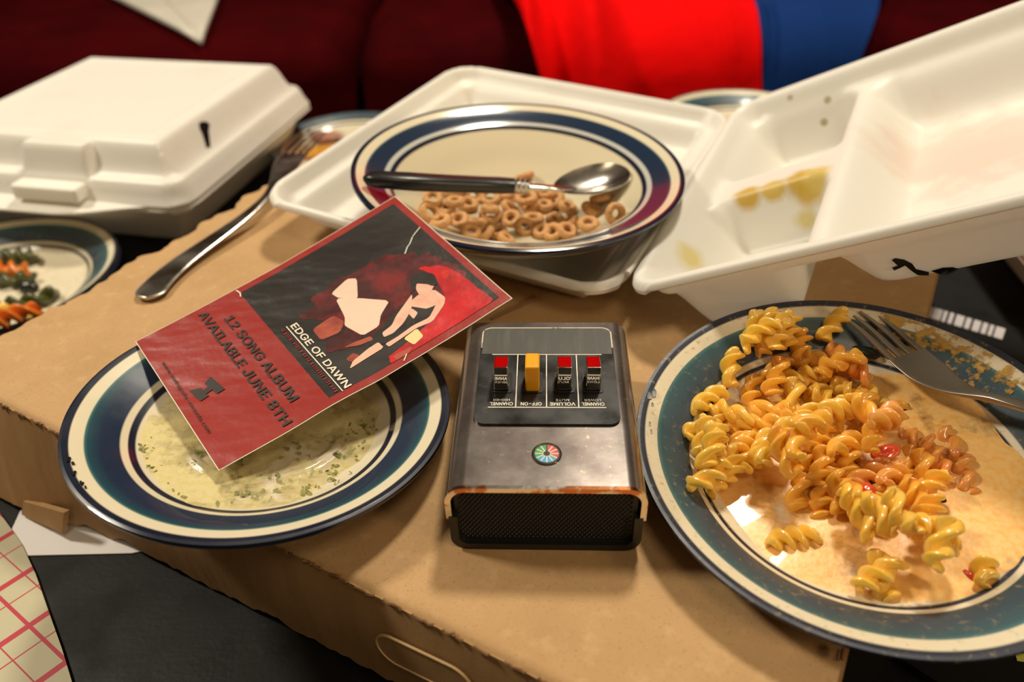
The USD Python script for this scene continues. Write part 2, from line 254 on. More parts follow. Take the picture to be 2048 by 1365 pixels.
# ------------------------------------------------------------------ pizza box
YAW = -.5243; E = A([math.cos(YAW), math.sin(YAW), 0]); G = A([-math.sin(YAW), math.cos(YAW), 0]); O1, O2, O3 = .1238, -.3879, .0182; SB = O3-O2
ZL = A([-.0031, -.0105, .0057, .0064])*.85 + .068
def lidz(u, v): return ZL[0]*(1-u)*(1-v)+ZL[1]*u*(1-v)+ZL[2]*(1-u)*v+ZL[3]*u*v
def lid_at(x, y): p = A([x, y, 0]); return lidz((p@E-O2)/SB, (p@G-O1)/SB)
def boxp(u, v, z): return (E*(O2+np.asarray(u)[..., None]*SB) + G*(O1+np.asarray(v)[..., None]*SB)) + A([0, 0, 1.])*np.asarray(z)[..., None]
t = thing('pizza_box', 'large brown corrugated cardboard pizza box under the plates and remote', 'box')
def lidf(U, V):
    P = boxp(U, V, lidz(U, V)); rag = (meshkit.fbm(np.stack([V*22, V*0, V*0+3], -1), 4, 2)-.5)*.012 + (meshkit.noise(np.stack([V*75, V*0, V*0], -1), 4)-.5)*.004
    P = P + E*(np.where(U < .001, rag, 0))[..., None]
    P[..., 2] += (meshkit.fbm(np.stack([U*5, V*5, U*0], -1), 3, 6)-.5)*.0012*np.sin(np.pi*np.clip(U, 0, 1))*np.sin(np.pi*np.clip(V, 0, 1))
    for cx, cy, dd, rr in ((.116, .19, .0022, .06), (-.085, .262, .0016, .055), (.04, .42, .0012, .04), (.10, .33, .0012, .04)): P[..., 2] -= dd*np.exp(-(((P[..., 0]-cx)**2+(P[..., 1]-cy)**2)/rr**2)**1.5)
    P[..., 2] -= .0022*np.clip(1-V*SB/.004, 0, 1)**2
    return P
obj('lid', sheet(lidf, np.linspace(0, 1, 61), np.concatenate([[0, .003, .006, .01], np.linspace(.02, 1, 160)]), .003), 'cardboard', t, 45)
def frontf(U, W):
    zt = lidz(U, U*0)-.0018; zb = .0045 + (meshkit.fbm(np.stack([U*45, U*0, U*0+7], -1), 4, 3)-.5)*.006 + (meshkit.noise(np.stack([U*110, U*0, U*0], -1), 9)-.5)*.002
    z = zt*(1-W)+zb*W; P = boxp(U, U*0, z); return P - G*(W*np.interp(U, [0, .10, .165, .21, .25, .34, .42, .58], [.0135, .0135, .0085, .0046, .0031, .0022, .0008, 0]))[..., None] - G*(.002*np.sin(np.pi*W)*(.5+meshkit.fbm(np.stack([U*6, W, U*0], -1), 2, 4)))[..., None]
obj('front_panel', sheet(frontf, np.linspace(0, 1, 261), np.linspace(0, 1, 13), .003, 1), 'cardboard_side', t, 45)
obj('left_panel', sheet(lambda V, W: boxp(V*0+.004, V, (lidz(V*0, V)-.003)*(1-W)+.001*W), np.linspace(.01, .99, 30), np.linspace(0, 1, 5), .003, 1), 'cardboard_side', t)
obj('right_panel', sheet(lambda V, W: boxp(V*0+.996, V, (lidz(V*0+1, V)-.003)*(1-W)+.001*W), np.linspace(.01, .99, 30), np.linspace(0, 1, 5), .003), 'cardboard_side', t)
obj('back_panel', sheet(lambda V, W: boxp(V, V*0+.996, (lidz(V, V*0+1)-.003)*(1-W)+.001*W), np.linspace(.01, .99, 30), np.linspace(0, 1, 5), .003, 1), 'cardboard_side', t)
def fpx(px, py, off=0.): P = at(px, py, n=G, o=G*(O1-off)); return (P@E), P[2]     # pixel on the front panel -> (along, z)
def on_front(poly, h, off, maxe=.02):
    m = extr(poly, h, maxe); a, z, d = m.vertices.T; m.vertices = E*a[:, None]+A([0, 0, 1.])*z[:, None]+G*(O1-off-d)[:, None]; m.invert() if m.volume < 0 else None; return m
TC = boxp(A(.14), A(0.), A(.002)) - G*.0150; TN = np.cross(E, boxp(A(.14), A(0.), A(.066))-G*.001-TC); TN /= np.linalg.norm(TN); TU = np.cross(TN, E)
def tpx(px, py): P = at(px, py, n=TN, o=TC)-TC; return P@E, max(P@TU, -.0005)
m = extr(Polygon([tpx(46, 1004), tpx(127, 1027), tpx(122, 1068), tpx(100, 1057), tpx(60, 1040), tpx(42, 1030)]), .0028, .02); V = m.vertices; m.vertices = TC + E*V[:, :1] + TU*V[:, 1:2] + TN*(V[:, 2:]-.0030)*(1 if TN@G < 0 else -1); m.invert() if m.volume < 0 else None
obj('torn_tab', m, 'cardboard_side', t, label='folded torn cardboard tab at the bottom of the front panel')
s0 = fpx(800, 1290); s1 = fpx(915, 1345); st = LineString([s0, s1]).buffer(.0085); d_ = .0028
obj('thumb_slot', on_front(st.buffer(-.0006), .0005, d_), 'cardboard_side', t); obj('slot_cut', on_front(st.difference(st.buffer(-.0007)), .0009, d_), 'cut_line', t, label='lighter die-cut outline of the thumb slot')
rng = np.random.default_rng(4)
for a in np.arange(.015, .985, .03):
    u = np.linspace(a, a+.016+.006*rng.random(), 7); P = boxp(u, u*0, lidz(u, u*0)-.0007) - G*.0006 + rng.normal(0, .0003, (7, 3))
    obj('perforation', tube(P, .0006, 5), 'cardboard_torn', t)
P = at(982, 640, .0672); Q = at(1085, 592, .0685); obj('lid_seam', tube(np.linspace(P, Q, 6)+A([0, 0, .0004]), .0006, 6), 'cardboard_torn', t)
for px, py, l in ((1678, 1303, 9), (1686, 1300, 10)):
    P0, P1 = at(px, py, .0615), at(px-3, py+l*2.2, .0615); obj('corner_slit', tube(np.linspace(P0, P1, 4)+A([0, 0, .0005]), .0006, 5), 'cardboard_torn', t)

# ------------------------------------------------------------------ papers on the table
def flat(poly_px, z, th, maxe=None): m = extr(Polygon([at(*q, z)[:2] for q in poly_px]), th, maxe); m.apply_translation([0, 0, z]); return m
obj('white_paper', flat([(42, 1022), (24, 1061), (47, 1113), (264, 1108), (400, 1080), (300, 1000)], .0004, .0005), 'white_paper', label='sheet of white paper sticking out from under the pizza box', cat='paper')
nd = {'g': ('geometry', {}), 'n': ('noise_texture', {'scale': 8.}), 'p': ('principled_bsdf', {'roughness': .55}), 's': ('separate_xyz', {})}; lk = [('g.position', 's.vector')]; prev = None
d1 = at(20, 1290, .001)-at(120, 1222, .001); d1 /= np.linalg.norm(d1); d2 = at(0, 1130, .001)-at(90, 1212, .001); d2 /= np.linalg.norm(d2)
n1, n2 = A([-d1[1], d1[0], 0]), A([-d2[1], d2[0], 0]); P0 = at(60, 1255, .001); sp = .0187
def line_set(k, n, off, period, wid, col):
    global prev
    nd[k+'d'] = ('vector_math', {'math_type': 'dot_product', 'vector2': tuple(n)}); nd[k+'a'] = ('math', {'math_type': 'add', 'value2': float(-(P0@n)-off+period/2+10*period)}); nd[k+'m'] = ('math', {'math_type': 'floored_modulo', 'value2': period})
    nd[k+'s'] = ('math', {'math_type': 'subtract', 'value2': period/2}); nd[k+'b'] = ('math', {'math_type': 'absolute'}); nd[k+'l'] = ('math', {'math_type': 'less_than', 'value2': wid/2}); nd[k+'x'] = ('mix', {'color1': (.46, .42, .27), 'color2': col})
    lk.extend([('g.position', k+'d.vector1'), (k+'d.value', k+'a.value1'), (k+'a.value', k+'m.value1'), (k+'m.value', k+'s.value1'), (k+'s.value', k+'b.value1'), (k+'b.value', k+'l.value1'), (k+'l.value', k+'x.fac')])
    if prev: lk.append((prev, k+'x.color1'))
    prev = k+'x.color'
RD = (.42, .012, .03); sp = .0295
line_set('a', n1, 0, sp, .0030, RD); line_set('b', n1, .0115, sp, .0007, RD); line_set('c', n2, 0, sp*.86, .0016, RD); line_set('d', n2, .0125, sp*.86, .0006, RD)
lk.append((prev, 'p.base_color')); MAT['plaid'] = usdkit.material(stage, '/World/Looks/plaid', nd, lk, surface='p.BSDF')
obj('checked_placemat', flat([(-40, 1000), (0, 1028), (24, 1061), (45, 1092), (72, 1150), (100, 1230), (125, 1300), (145, 1366), (160, 1430), (-150, 1430), (-150, 1000)], .0012, .0008), 'plaid', label='cream paper placemat with red crossing lines and a curved edge', cat='placemat')
t = thing('magazine', 'black glossy magazine with a barcode strip, lying under the right plate', 'magazine')
mq = [at(*q, .004)[:2] for q in ((1790, 1310), (1862, 610), (2290, 720), (2300, 1640))]
m = extr(Polygon(mq), .0035); m.apply_translation([0, 0, .0005]); obj('cover', m, 'magazine_black', t)
for a, b in ((1858, 1866), (1868, 1886), (1889, 1896), (1901, 1909), (1914, 1930), (1934, 1944), (1949, 1963), (1967, 1977), (1981, 1989), (1993, 2011)):
    f = lambda x, k: (x - k*7, 613 + (x-1858)*.30 + k*21)
    obj('barcode_bar', flat([f(a, 0), f(b, 0), f(b, 1), f(a, 1)], .0042, .0003), 'barcode_white', t)
obj('cover_print', flat([(2030, 1310), (2080, 1305), (2080, 1330), (2034, 1323)], .0042, .0003), 'print_yellow', t)

# ------------------------------------------------------------------ foam take-away containers
def rr_sdf(x, y, hx, hy, r): qx, qy = abs(x)-hx+r, abs(y)-hy+r; return np.hypot(np.maximum(qx, 0), np.maximum(qy, 0)) + np.minimum(np.maximum(qx, qy), 0) - r
def tray(H, hx, hy, r, t, n=110, extra=None):
    g = np.linspace(-1, 1, n); X, Y = np.meshgrid(g*hx, g*hy, indexing='ij')
    for _ in range(4):
        d = rr_sdf(X, Y, hx, hy, r); e = 1e-5; gx = (rr_sdf(X+e, Y, hx, hy, r)-d)/e; gy = (rr_sdf(X, Y+e, hx, hy, r)-d)/e; k = np.maximum(d, 0); X, Y = X-gx*k, Y-gy*k
    d = -rr_sdf(X, Y, hx, hy, r); P = np.stack([X, Y, H(X, Y, d)], -1)
    N = np.cross(np.gradient(P, axis=0), np.gradient(P, axis=1)); N /= np.linalg.norm(N, axis=-1, keepdims=True)+1e-12; N = np.where(N[..., 2:] < 0, -N, N); N = np.where(np.linalg.norm(N, axis=-1, keepdims=True) < .5, A([0, 0, 1.]), N)
    Q = P - N*t*A([.8, .8, 1]); a, b = X.shape; nn = a*b; idx = np.arange(nn).reshape(a, b)
    q = np.stack([idx[:-1, :-1], idx[1:, :-1], idx[1:, 1:], idx[:-1, 1:]], -1).reshape(-1, 4); F = np.vstack([q[:, [0, 1, 2]], q[:, [0, 2, 3]]])
    loop = np.concatenate([idx[:, 0], idx[-1, 1:], idx[-2::-1, -1], idx[0, -2:0:-1]]); l2 = np.roll(loop, -1)
    m = trimesh.Trimesh(np.vstack([P.reshape(-1, 3), Q.reshape(-1, 3)]), np.vstack([F, F[:, ::-1]+nn, np.stack([loop, loop+nn, l2], 1), np.stack([l2, loop+nn, l2+nn], 1)]), process=False)
    m.update_faces(m.nondegenerate_faces()); m.remove_unreferenced_vertices()
    return m
HS = .1175; FT = .0022
def lid_h(h=.035):
    def H(X, Y, d):
        z = .011*sst(.002, .0075, d) + .0016*sst(.0075, .012, d) + (h-.0126)*sst(.0125, .0275, d) + .0015*sst(.03, .036, d) - .0015*sst(.036, .04, d)
        l = sst(.029, .0255, abs(X-.014-.1*(Y+.1)))*sst(-.1168, -.1135, Y)*sst(-.06, -.07, Y)          # latch pillar on the front wall
        return np.maximum(z, l*(.011+.0225*sst(-.1125, -.101, Y))) - .0035*sst(.0025, 0, d)
    return H
def base_h(depth, wells=None):
    def H(X, Y, d):
        if wells is None: return -depth*sst(.006, .034, d) - .0025*sst(.002, 0, d) + .002*sst(.006, .003, d)*sst(0, .002, d)
        z = -.012*sst(.005, .014, d) - .003*sst(.002, 0, d); deep = 0*d
        for x0, x1, y0, y1, r, ww in wells:
            w = -rr_sdf(X-(x0+x1)/2, Y-(y0+y1)/2, (x1-x0)/2, (y1-y0)/2, r); deep = np.maximum(deep, sst(-.003, ww, w))
        return z - (depth-.012)*deep
    return H
def closed_box(name, label, o, yaw, zf):
    t = thing(name, label, 'food container', frame(o, (0, 0, 1), yaw), None)
    b = tray(base_h(zf-FT-.0008), HS, HS, .022, FT); b.apply_translation([0, 0, zf]); obj('base', b, 'foam', t, 50)
    l = tray(lid_h(), HS, HS, .022, FT); l.apply_translation([0, 0, zf+.0052]); obj('lid', l, 'foam', t, 50)
    lf = lambda U, V: np.stack([U, -.1120-V*(.020-.017*sst(.015, .104, U)), zf+.0008-.0045*V**1.6*(1-.7*sst(.02, .10, U))], -1)
    obj('front_lip', sheet(lf, np.linspace(-.104, .104, 48), np.linspace(0, 1, 12), .0020), 'foam', t, 40, label='drooping front lip of the base')
    obj('latch_tab', rbox(-.014, .040, -.1265, -.1120, zf+.0035, zf+.0150, .0022), 'foam', t, 40); return t
CT = closed_box('closed_takeout_container', 'closed white foam clamshell container with a small black mark, at the back left', (-.3194, .6526, 0), -.2233, .044)
Fc = frame((-.3194, .6526, 0), (0, 0, 1), -.2233)
def cast(m, F, px, py):                           # first hit of a pixel's ray on a mesh, local point and normal
    d = F[:3, :3].T@ray(px, py); o = F[:3, :3].T@(CAM-F[:3, 3]); T = m.triangles; e1, e2 = T[:, 1]-T[:, 0], T[:, 2]-T[:, 0]; h = np.cross(d, e2); a = (e1*h).sum(1); a = np.where(abs(a) < 1e-14, 1e-14, a)
    s = o-T[:, 0]; u = (s*h).sum(1)/a; q = np.cross(s, e1); v = (q@d)/a; tt = (e2*q).sum(1)/a; ok = (u >= -1e-6) & (v >= -1e-6) & (u+v <= 1+1e-6) & (tt > 1e-4)
    if not ok.any(): return None
    i = np.argmin(np.where(ok, tt, 1e9)); return o+d*tt[i], m.face_normals[i]
def decal(m, F, pts, lift, mat, name, parent, label=None):   # a thin patch of ink that follows the surface under the pixels
    poly = Polygon(pts).buffer(0)
    v, f = trimesh.creation.triangulate_polygon(poly, engine='earcut'); v, f = trimesh.remesh.subdivide_to_size(np.c_[v, 0*v[:, :1]], f, 9)
    hits = [cast(m, F, x, y) for x, y, _ in v]; good = [i for i, h in enumerate(hits) if h]
    if not good: return
    V = []
    for (x, y, _), h in zip(v, hits):
        dd = F[:3, :3].T@ray(x, y)
        if not h:
            j = min(good, key=lambda i: (v[i, 0]-x)**2+(v[i, 1]-y)**2); o = F[:3, :3].T@(CAM-F[:3, 3]); h = (o+dd*(((hits[j][0]-o)@hits[j][1])/(dd@hits[j][1])), hits[j][1])
        n = h[1]; V.append(h[0] + (n if n@dd < 0 else -n)*lift)
    V = A(V); n = len(V); up = -(F[:3, :3].T@ray(*v[0, :2])); up /= np.linalg.norm(up)
    obj(name, trimesh.Trimesh(np.vstack([V, V-up*lift*.9]), np.vstack([f, f[:, ::-1]+n]), process=False), mat, parent, False, label=label)
ml = tray(lid_h(), HS, HS, .022, FT); ml.apply_translation([0, 0, .0492])
decal(ml, Fc, [(397, 247), (404, 243), (414, 244), (419, 250), (417, 262), (421, 295), (413, 297), (404, 268), (399, 258)], .0004, 'magazine_black', 'ink_mark', CT, 'small black ink mark on the lid edge')
closed_box('closed_takeout_container', 'foam container partly hidden below the raised end of the open container, at right', (.4405, .4700, 0), -.12, .044)
# the open one: lid half on the box, base half raised at the right
t = OC = thing('open_takeout_container', 'open white foam clamshell container with yellow stains, holding the cereal bowl in its lid', 'food container')
lx, ly, lw = .1105, .1203, -.4788
Pl = A([.0061, .4721, .0997]); nl = A([.0177*math.cos(0), -.0547, 1.]); Fl = frame(Pl, nl, lw)
def open_lid_h(X, Y, d): return -(.008*sst(.004, .0095, d) + .0015*sst(.0095, .014, d) + .0136*sst(.014, .026, d)) - .003*sst(.0022, 0, d)
m = tray(open_lid_h, lx, ly, .024, FT); m.vertices = ap(Fl, m.vertices); obj('lid', m, 'foam', t, 50)
Ub, Vb = A([.7736, -.4160, .4780]), A([.4432, .8943, .0612]); Nb = np.cross(Ub, Vb); SB2 = .235
Fb = np.eye(4); Fb[:3, 0], Fb[:3, 1], Fb[:3, 2], Fb[:3, 3] = Ub, Vb, Nb, A([.0515, .3166, .0908])+Ub*SB2/2+Vb*SB2/2
wl = [(-.103, -.038, .012, .103, .014, .014), (-.103, -.038, -.103, -.012, .014, .014), (-.030, .106, -.103, .103, .018, .024)]
mb = tray(base_h(.0422, wl), SB2/2, SB2/2, .02, FT, 130)
nd = {'tc': ('texture_coordinate', {}), 'n': ('noise_texture', {'scale': 60., 'detail': 5.}), 'nm': ('mapping', {'scale': (1, 1, .3)}), 'p': ('principled_bsdf', {'roughness': .42, 'subsurface_weight': .15, 'subsurface_scale': .004, 'subsurface_radius': (1, .9, .7)}), 'bn': ('noise_texture', {'scale': 420.}), 'b': ('bump', {'strength': .06, 'distance': .0004})}
lk = [('tc.object', 'nm.vector'), ('nm.vector', 'n.vector'), ('tc.object', 'bn.vector'), ('bn.fac', 'b.height'), ('b.normal', 'p.normal')]; prev = None
def stain(k, P, R, col, noise=.9, mx=1.):
    global prev
    nd[k+'d'] = ('vector_math', {'math_type': 'distance', 'vector2': tuple(P)}); nd[k+'v'] = ('math', {'math_type': 'divide', 'value2': R}); nd[k+'n'] = ('math', {'math_type': 'multiply_add', 'value2': noise*2, 'value3': -noise}); nd[k+'a'] = ('math', {'math_type': 'add'})
    nd[k+'r'] = ('map_range', {'from_min': 1.0, 'from_max': .45, 'to_max': mx, 'clamp': True}); nd[k+'x'] = ('mix', {'color1': (.83, .80, .71), 'color2': col})
    lk.extend([('tc.object', k+'d.vector1'), (k+'d.value', k+'v.value1'), ('n.fac', k+'n.value1'), (k+'v.value', k+'a.value1'), (k+'n.value', k+'a.value2'), (k+'a.value', k+'r.value'), (k+'r.result', k+'x.fac')])
    if prev: lk.append((prev, k+'x.color1'))
    prev = k+'x.color'
for i, (px, py, R, col) in enumerate([(1497, 395, .009, (.62, .38, .03)), (1545, 378, .008, (.68, .46, .07)), (1595, 362, .010, (.60, .37, .03)), (1615, 380, .011, (.62, .40, .04)), (1632, 352, .010, (.72, .52, .12)), (1380, 520, .012, (.74, .62, .25)), (1610, 440, .008, (.72, .6, .25)),
                                      (1900, 310, .05, (.80, .66, .56)), (2000, 290, .05, (.78, .63, .54)), (1655, 200, .003, (.4, .35, .2)), (1580, 195, .0025, (.5, .42, .25)), (1648, 245, .003, (.4, .33, .18))]):
    hit = cast(mb, Fb, px, py); 
    if hit: stain(f's{i}', hit[0], R, col, .7, .95)
lk.append((prev, 'p.base_color')); MAT['stained_foam'] = usdkit.material(stage, '/World/Looks/stained_foam', nd, lk, surface='p.BSDF')
obj('base', mb, 'stained_foam', t, 50, xf=Fb, label='three-compartment half with yellow food stains')
def dec_world(pts, name, label=None):
    w = mb.copy(); w.vertices = ap(Fb, w.vertices); decal(w, np.eye(4), pts, .0004, 'magazine_black', name, OC, label)
dec_world([(1783, 519), (1790, 515), (1808, 518), (1824, 526), (1832, 537), (1858, 543), (1857, 550), (1835, 549), (1822, 540), (1810, 530), (1800, 535), (1788, 540), (1784, 534), (1795, 530)], 'ink_mark', 'ragged black marker scribble on the outer wall')
dec_world([(1862, 541), (1885, 534), (1905, 533), (1916, 536), (1912, 541), (1893, 549), (1875, 546)], 'ink_mark')
hg = np.linspace(A([.0488, .3144, .0905])+Vb*.02, A([.1596, .5279, .1005])-Vb*.02, 30); obj('hinge', tube(hg, .0016, 8), 'foam', t)

# ------------------------------------------------------------------ plates
def plate_profile(R, h, well, top, foot):
    T = [(R*a, z) for a, z in top]; f = foot*R
    return [(.0001, T[0][1])] + T[1:] + [(R*1.0, h-.0006), (R*1.003, h-.0017), (R*.995, h-.0030)] + [(R*.9, h-.0055*(h/.02)), (R*well, (max(.006, h*.42)-.0035) if h < .03 else .0255), (f+.002, .0016), (f+.001, 0), (f-.0012, 0), (f-.002, .0013), (.0001, .0013)]
def mk_top(pts): 
    x, y = zip(*pts); 
    from scipy.interpolate import PchipInterpolator
    g = PchipInterpolator(x, y); r = np.unique(np.concatenate([np.linspace(0, 1, 61), x])); r = r[r <= .985]; return [(a, float(g(a))) for a in r], g
def dish(name, label, o, n, R, h, pts, well, foot, mat, cat='plate', yaw=0.):
    top, g = mk_top(pts); F = frame(A(o)-A(n)/np.linalg.norm(n)*h, n, yaw)
    m = lathe(plate_profile(R, h, well, top, foot), 160); t = thing(name, label, cat, F); obj(name.split('_')[-1] + '_body', m, mat, t, 40)
    return t, F, (lambda r: g(np.minimum(np.asarray(r)/R, 1.0)))
SP = [(0, .0042), (.385, .0042), (.41, .0056), (.435, .0056), (.46, .0046), (.60, .0056), (.68, .0080), (.74, .0105), (.90, .0158), (.985, .0178), (1, .0180)]
RS = .0762; SA, FS, zS = dish('saucer', 'cream saucer with blue rim bands and leftover herby sauce, under the flyer', A([-.1209, .2938, .02])*.85+A([0, 0, .068]), (.0831, .0388, 1), RS, .018, SP, .62, .52, 'saucer_glaze')
RP = .0846; PP = [(0, .0040), (.5, .0040), (.66, .0050), (.715, .0075), (.76, .0105), (.90, .0175), (.985, .0208), (1, .021)]
PA, FP, zP = dish('dinner_plate', 'cream plate with grey-blue rim holding leftover fusilli and a fork', A([.1545, .2526, .0227])*.85+A([0, 0, .068]), (-.0425, -.1029, 1), RP, .0215, PP, .66, .55, 'plate_glaze')
RB = .0930; BP = [(0, .0055), (.30, .0058), (.42, .0085), (.55, .0155), (.67, .0245), (.755, .0305), (.78, .0322), (.9, .0365), (.985, .0398), (1, .040)]
CB = CAM + (A([.007, .4749, .0612])*.85+A([0, 0, .068])-CAM)*1.033
BA, FB, zB = dish('soup_bowl', 'wide-rimmed cream and blue soup bowl with cereal rings and a spoon', CB, (.0462, -.0327, 1), RB, .040, BP, .74, .34, 'bowl_glaze', 'bowl')
# plates at the back
c_ = at(185, 610, .004); C0 = at(60, 545, .018)
LP, FLp, zLp = dish('dinner_plate', 'blue-rimmed plate of green and orange spiral pasta at the far left', (-.361, .474, .018), (0, 0, 1), RP*1.0, .018, PP, .66, .55, 'plate_glaze')
Bk, FBk, zBk = dish('dinner_plate', 'plate with pink and orange food scraps behind the open container', (-.1435, .699, .02), (0, 0, 1), .0735, .02, PP, .66, .55, 'plate_glaze')
Bk2, FBk2, zBk2 = dish('dinner_plate', 'blue-rimmed plate whose rim shows behind the red blanket side of the open container', (.228, .727, .02), (0, 0, 1), RP, .02, PP, .66, .55, 'plate_glaze')
# scratches and a chip on the saucer rim
for k, (px, py, l, w) in enumerate(((140, 920, 9, .0011), (146, 928, 5, .0009), (151, 947, 9, .0010), (162, 966, 6, .0007), (167, 968, 7, .0007), (171, 975, 6, .0006))):
    q = on_local(px, py, FS, .0165); q2 = on_local(px-2+4*(k % 2), py+l, FS, .0165); P = np.linspace(q, q2, 4); P[:, 2] = zS(np.hypot(P[:, 0], P[:, 1]))+.0001; obj('chip', tube(P, w*.6, 6), 'label_black', SA, label='dark chip in the rim glaze' if k == 0 else None)
for k, (px, py) in enumerate(((1297, 795), (1305, 789), (1303, 811), (1298, 850), (1301, 864))):
    q = on_local(px, py, FP, .019); q[2] = zP(np.hypot(q[0], q[1])); m = trimesh.creation.icosphere(2, .0016 if k < 2 else .0008); m.vertices = m.vertices*(1, 1.5, .08)*(1+.4*(meshkit.noise(m.vertices*1500, k)[:, None]-.5)) + q; obj('chip', m, 'label_black', PA)

# sauces
def film(name, F, zf, cx, cy, R, mat, label, cat, seed, t=.0005, k=.25, parent=None, arc=None):
    n, mm = 120, 36; ph = np.arange(n)*2*math.pi/n; out = R*(1+k*(meshkit.fbm(np.stack([np.cos(ph)*1.7, np.sin(ph)*1.7, 0*ph], 1), 4, seed)*2-1)); fr = np.linspace(0.001, 1, mm)
    X = cx+fr[:, None]*out*np.cos(ph); Y = cy+fr[:, None]*out*np.sin(ph); Z = zf(np.hypot(X, Y)) + t*np.sqrt(np.clip(1-fr**6, 0, 1))[:, None] - .0001
    m = ringmesh(np.stack([X, Y, Z], -1).reshape(-1, 3), mm, n, True)
    return obj(name, m, mat, parent, True, label=label, cat=cat, kind='stuff', xf=None if parent else F)
film('orange_sauce', FP, zP, .004, -.002, .0585, 'orange_sauce', 'thin orange cream sauce spread over the fusilli plate', 'sauce', 3, k=.10)
film('cream_sauce', FS, zS, 0, -.002, .0475, 'cream_sauce', 'pale yellow oily sauce film in the saucer', 'sauce', 5, t=.0003, k=.12)
# smear on the rim of the fusilli plate
U = np.linspace(.35, 1.15, 60); V = np.linspace(.76, .955, 14)
obj('sauce_smear', sheet(lambda a, r: np.stack([RP*r*np.cos(a), RP*r*np.sin(a), zP(RP*r)+.0003], -1), U, V, .0002), 'sauce_smear', None, True, label='dried yellow sauce smear on the back right rim of the fusilli plate', cat='sauce', kind='stuff', xf=FP)
# herb flakes
rng = np.random.default_rng(11); hm = []
cl = [(280, 905), (310, 935), (295, 900), (330, 985), (350, 1000), (420, 975), (450, 1000), (400, 910), (690, 905), (710, 890), (600, 900), (660, 950), (560, 960), (740, 850), (620, 980), (520, 990), (360, 940), (480, 940), (640, 870), (700, 860), (390, 1010), (480, 985)]
for k in range(330):
    if k % 4: c = cl[rng.integers(len(cl))]; px, py = c[0]+rng.normal(0, 17), c[1]+rng.normal(0, 10)
    else: a, r = rng.random()*6.28, .045*math.sqrt(rng.random()); q = None; px, py = proj(ap(FS, [r*math.cos(a), r*math.sin(a), .006]))[0]
    q = on_local(px, py, FS, .0055); r = math.hypot(q[0], q[1])
    if r > .0495: continue
    s = .0005+.0009*rng.random()**2; w = trimesh.creation.icosphere(0, 1.0); w.vertices *= A([s*(1+rng.random()), s*.7, .00012]); w.apply_transform(trimesh.transformations.euler_matrix(rng.normal(0, .3), rng.normal(0, .3), rng.random()*6.28)); w.apply_translation([q[0], q[1], float(zS(r))+.0008]); hm.append(w)
obj('herb_flakes', cat(hm), 'herb', None, False, label='dried green herb flakes scattered in the saucer sauce', cat='herbs', kind='stuff', xf=FS)

# ------------------------------------------------------------------ flyer
kf = 1.042; FQ = [CAM+(A(q)*.85+A([0, 0, .068])-A([0, 0, .068])-CAM)*(kf if q[2] < .14 else 1.026) for q in ((-.1906, .3257, .1181), (-.1266, .2407, .105), (-.0002, .3315, .1338), (-.0642, .4164, .1469))]
qd = [(270, 683), (437, 942), (1025, 597), (790, 392)]
FQ = [CAM + ray(*q)/np.linalg.norm(ray(*q))*np.linalg.norm(P-CAM) for q, P in zip(qd, FQ)]
fa, fbq, fc, fd = FQ; fn = np.cross(fbq-fa, fd-fa); fn /= np.linalg.norm(fn); fn = fn if fn[2] > 0 else -fn
FU, FV = np.linalg.norm(fd-fa), np.linalg.norm(fbq-fa)
def fly(u, v, w):
    u, v, w = map(np.asarray, (u, v, w)); P = fa*((1-u)*(1-v))[..., None]+fbq*((1-u)*v)[..., None]+fc*(u*v)[..., None]+fd*(u*(1-v))[..., None]
    z = -.0022*np.sin(np.pi*np.clip(u, 0, 1)) + .0007*(meshkit.fbm(np.stack([u*5, v*6, 0*u], -1), 3, 3)-.5) + .0012*sst(.3, 1, v)*np.exp(-((u-.36)/.12)**2)
    return P + fn*(z+w)[..., None]
t = thing('flyer', 'red and black glossy album flyer leaning from the saucer onto the bowl rim', 'flyer')
obj('paper', sheet(lambda U, V: fly(U, V, U*0), np.linspace(0, 1, 70), np.linspace(0, 1, 50), .0003, 1), 'paper_core', t, True)
def print_(name, shape, mat, w, label=None, maxe=.004):
    if isinstance(shape, (Polygon,)) or hasattr(shape, 'geoms'):
        m = extr(affinity.scale(shape, FU, FV, origin=(0, 0)), .00006, maxe); V = m.vertices; m.vertices = fly(V[:, 0]/FU, V[:, 1]/FV, w+V[:, 2])
    else: m = shape; V = m.vertices; m.vertices = fly(V[:, 1]/FU, V[:, 0]/FV, w+V[:, 2])
    if m.volume < 0: m.invert()
    return obj(name, m, mat, t, 20 if maxe else False, label=label)
def fpoly(*p, r=.006):
    q = A(p, float)
    for _ in range(1 if r else 0): n = np.roll(q, -1, 0); q = np.stack([q*.88+n*.12, q*.12+n*.88], 1).reshape(-1, 2)
    return Polygon(q).buffer(0)
print_('red_ground', sbox(.003, .004, .997, .996), 'flyer_red', .00004)
pan = sbox(.355, .045, .972, .955)
print_('picture_panel', pan, 'flyer_black', .00012)
def pic(name, poly, mat, w, label=None): print_(name, poly.intersection(pan), mat, w, label)
rg = np.random.default_rng(7)
def blob(poly, amp, s, seed):
    b = poly.segmentize(.012); c = A(b.exterior.coords[:-1]); ctr = c.mean(0); k = 1+amp*(meshkit.fbm(np.c_[c*s, 0*c[:, :1]], 3, seed)*2-1); return Polygon(ctr+(c-ctr)*k[:, None]).buffer(0)
pic('red_haze', blob(fpoly((.56, .30), (.74, .34), (.80, .30), (.93, .42), (.945, .66), (.9, .8), (.75, .85), (.62, .80), (.5, .6), (.47, .47)), .25, 14, 1), 'flyer_haze', .00020)
pic('red_backdrop', blob(fpoly((.853, .52), (.935, .63), (.945, .80), (.95, .96), (.80, .97), (.57, .98), (.565, .915), (.64, .898), (.735, .866), (.793, .818), (.844, .788), (.864, .692), (.871, .595)), .06, 40, 2), 'flyer_bright', .00028)
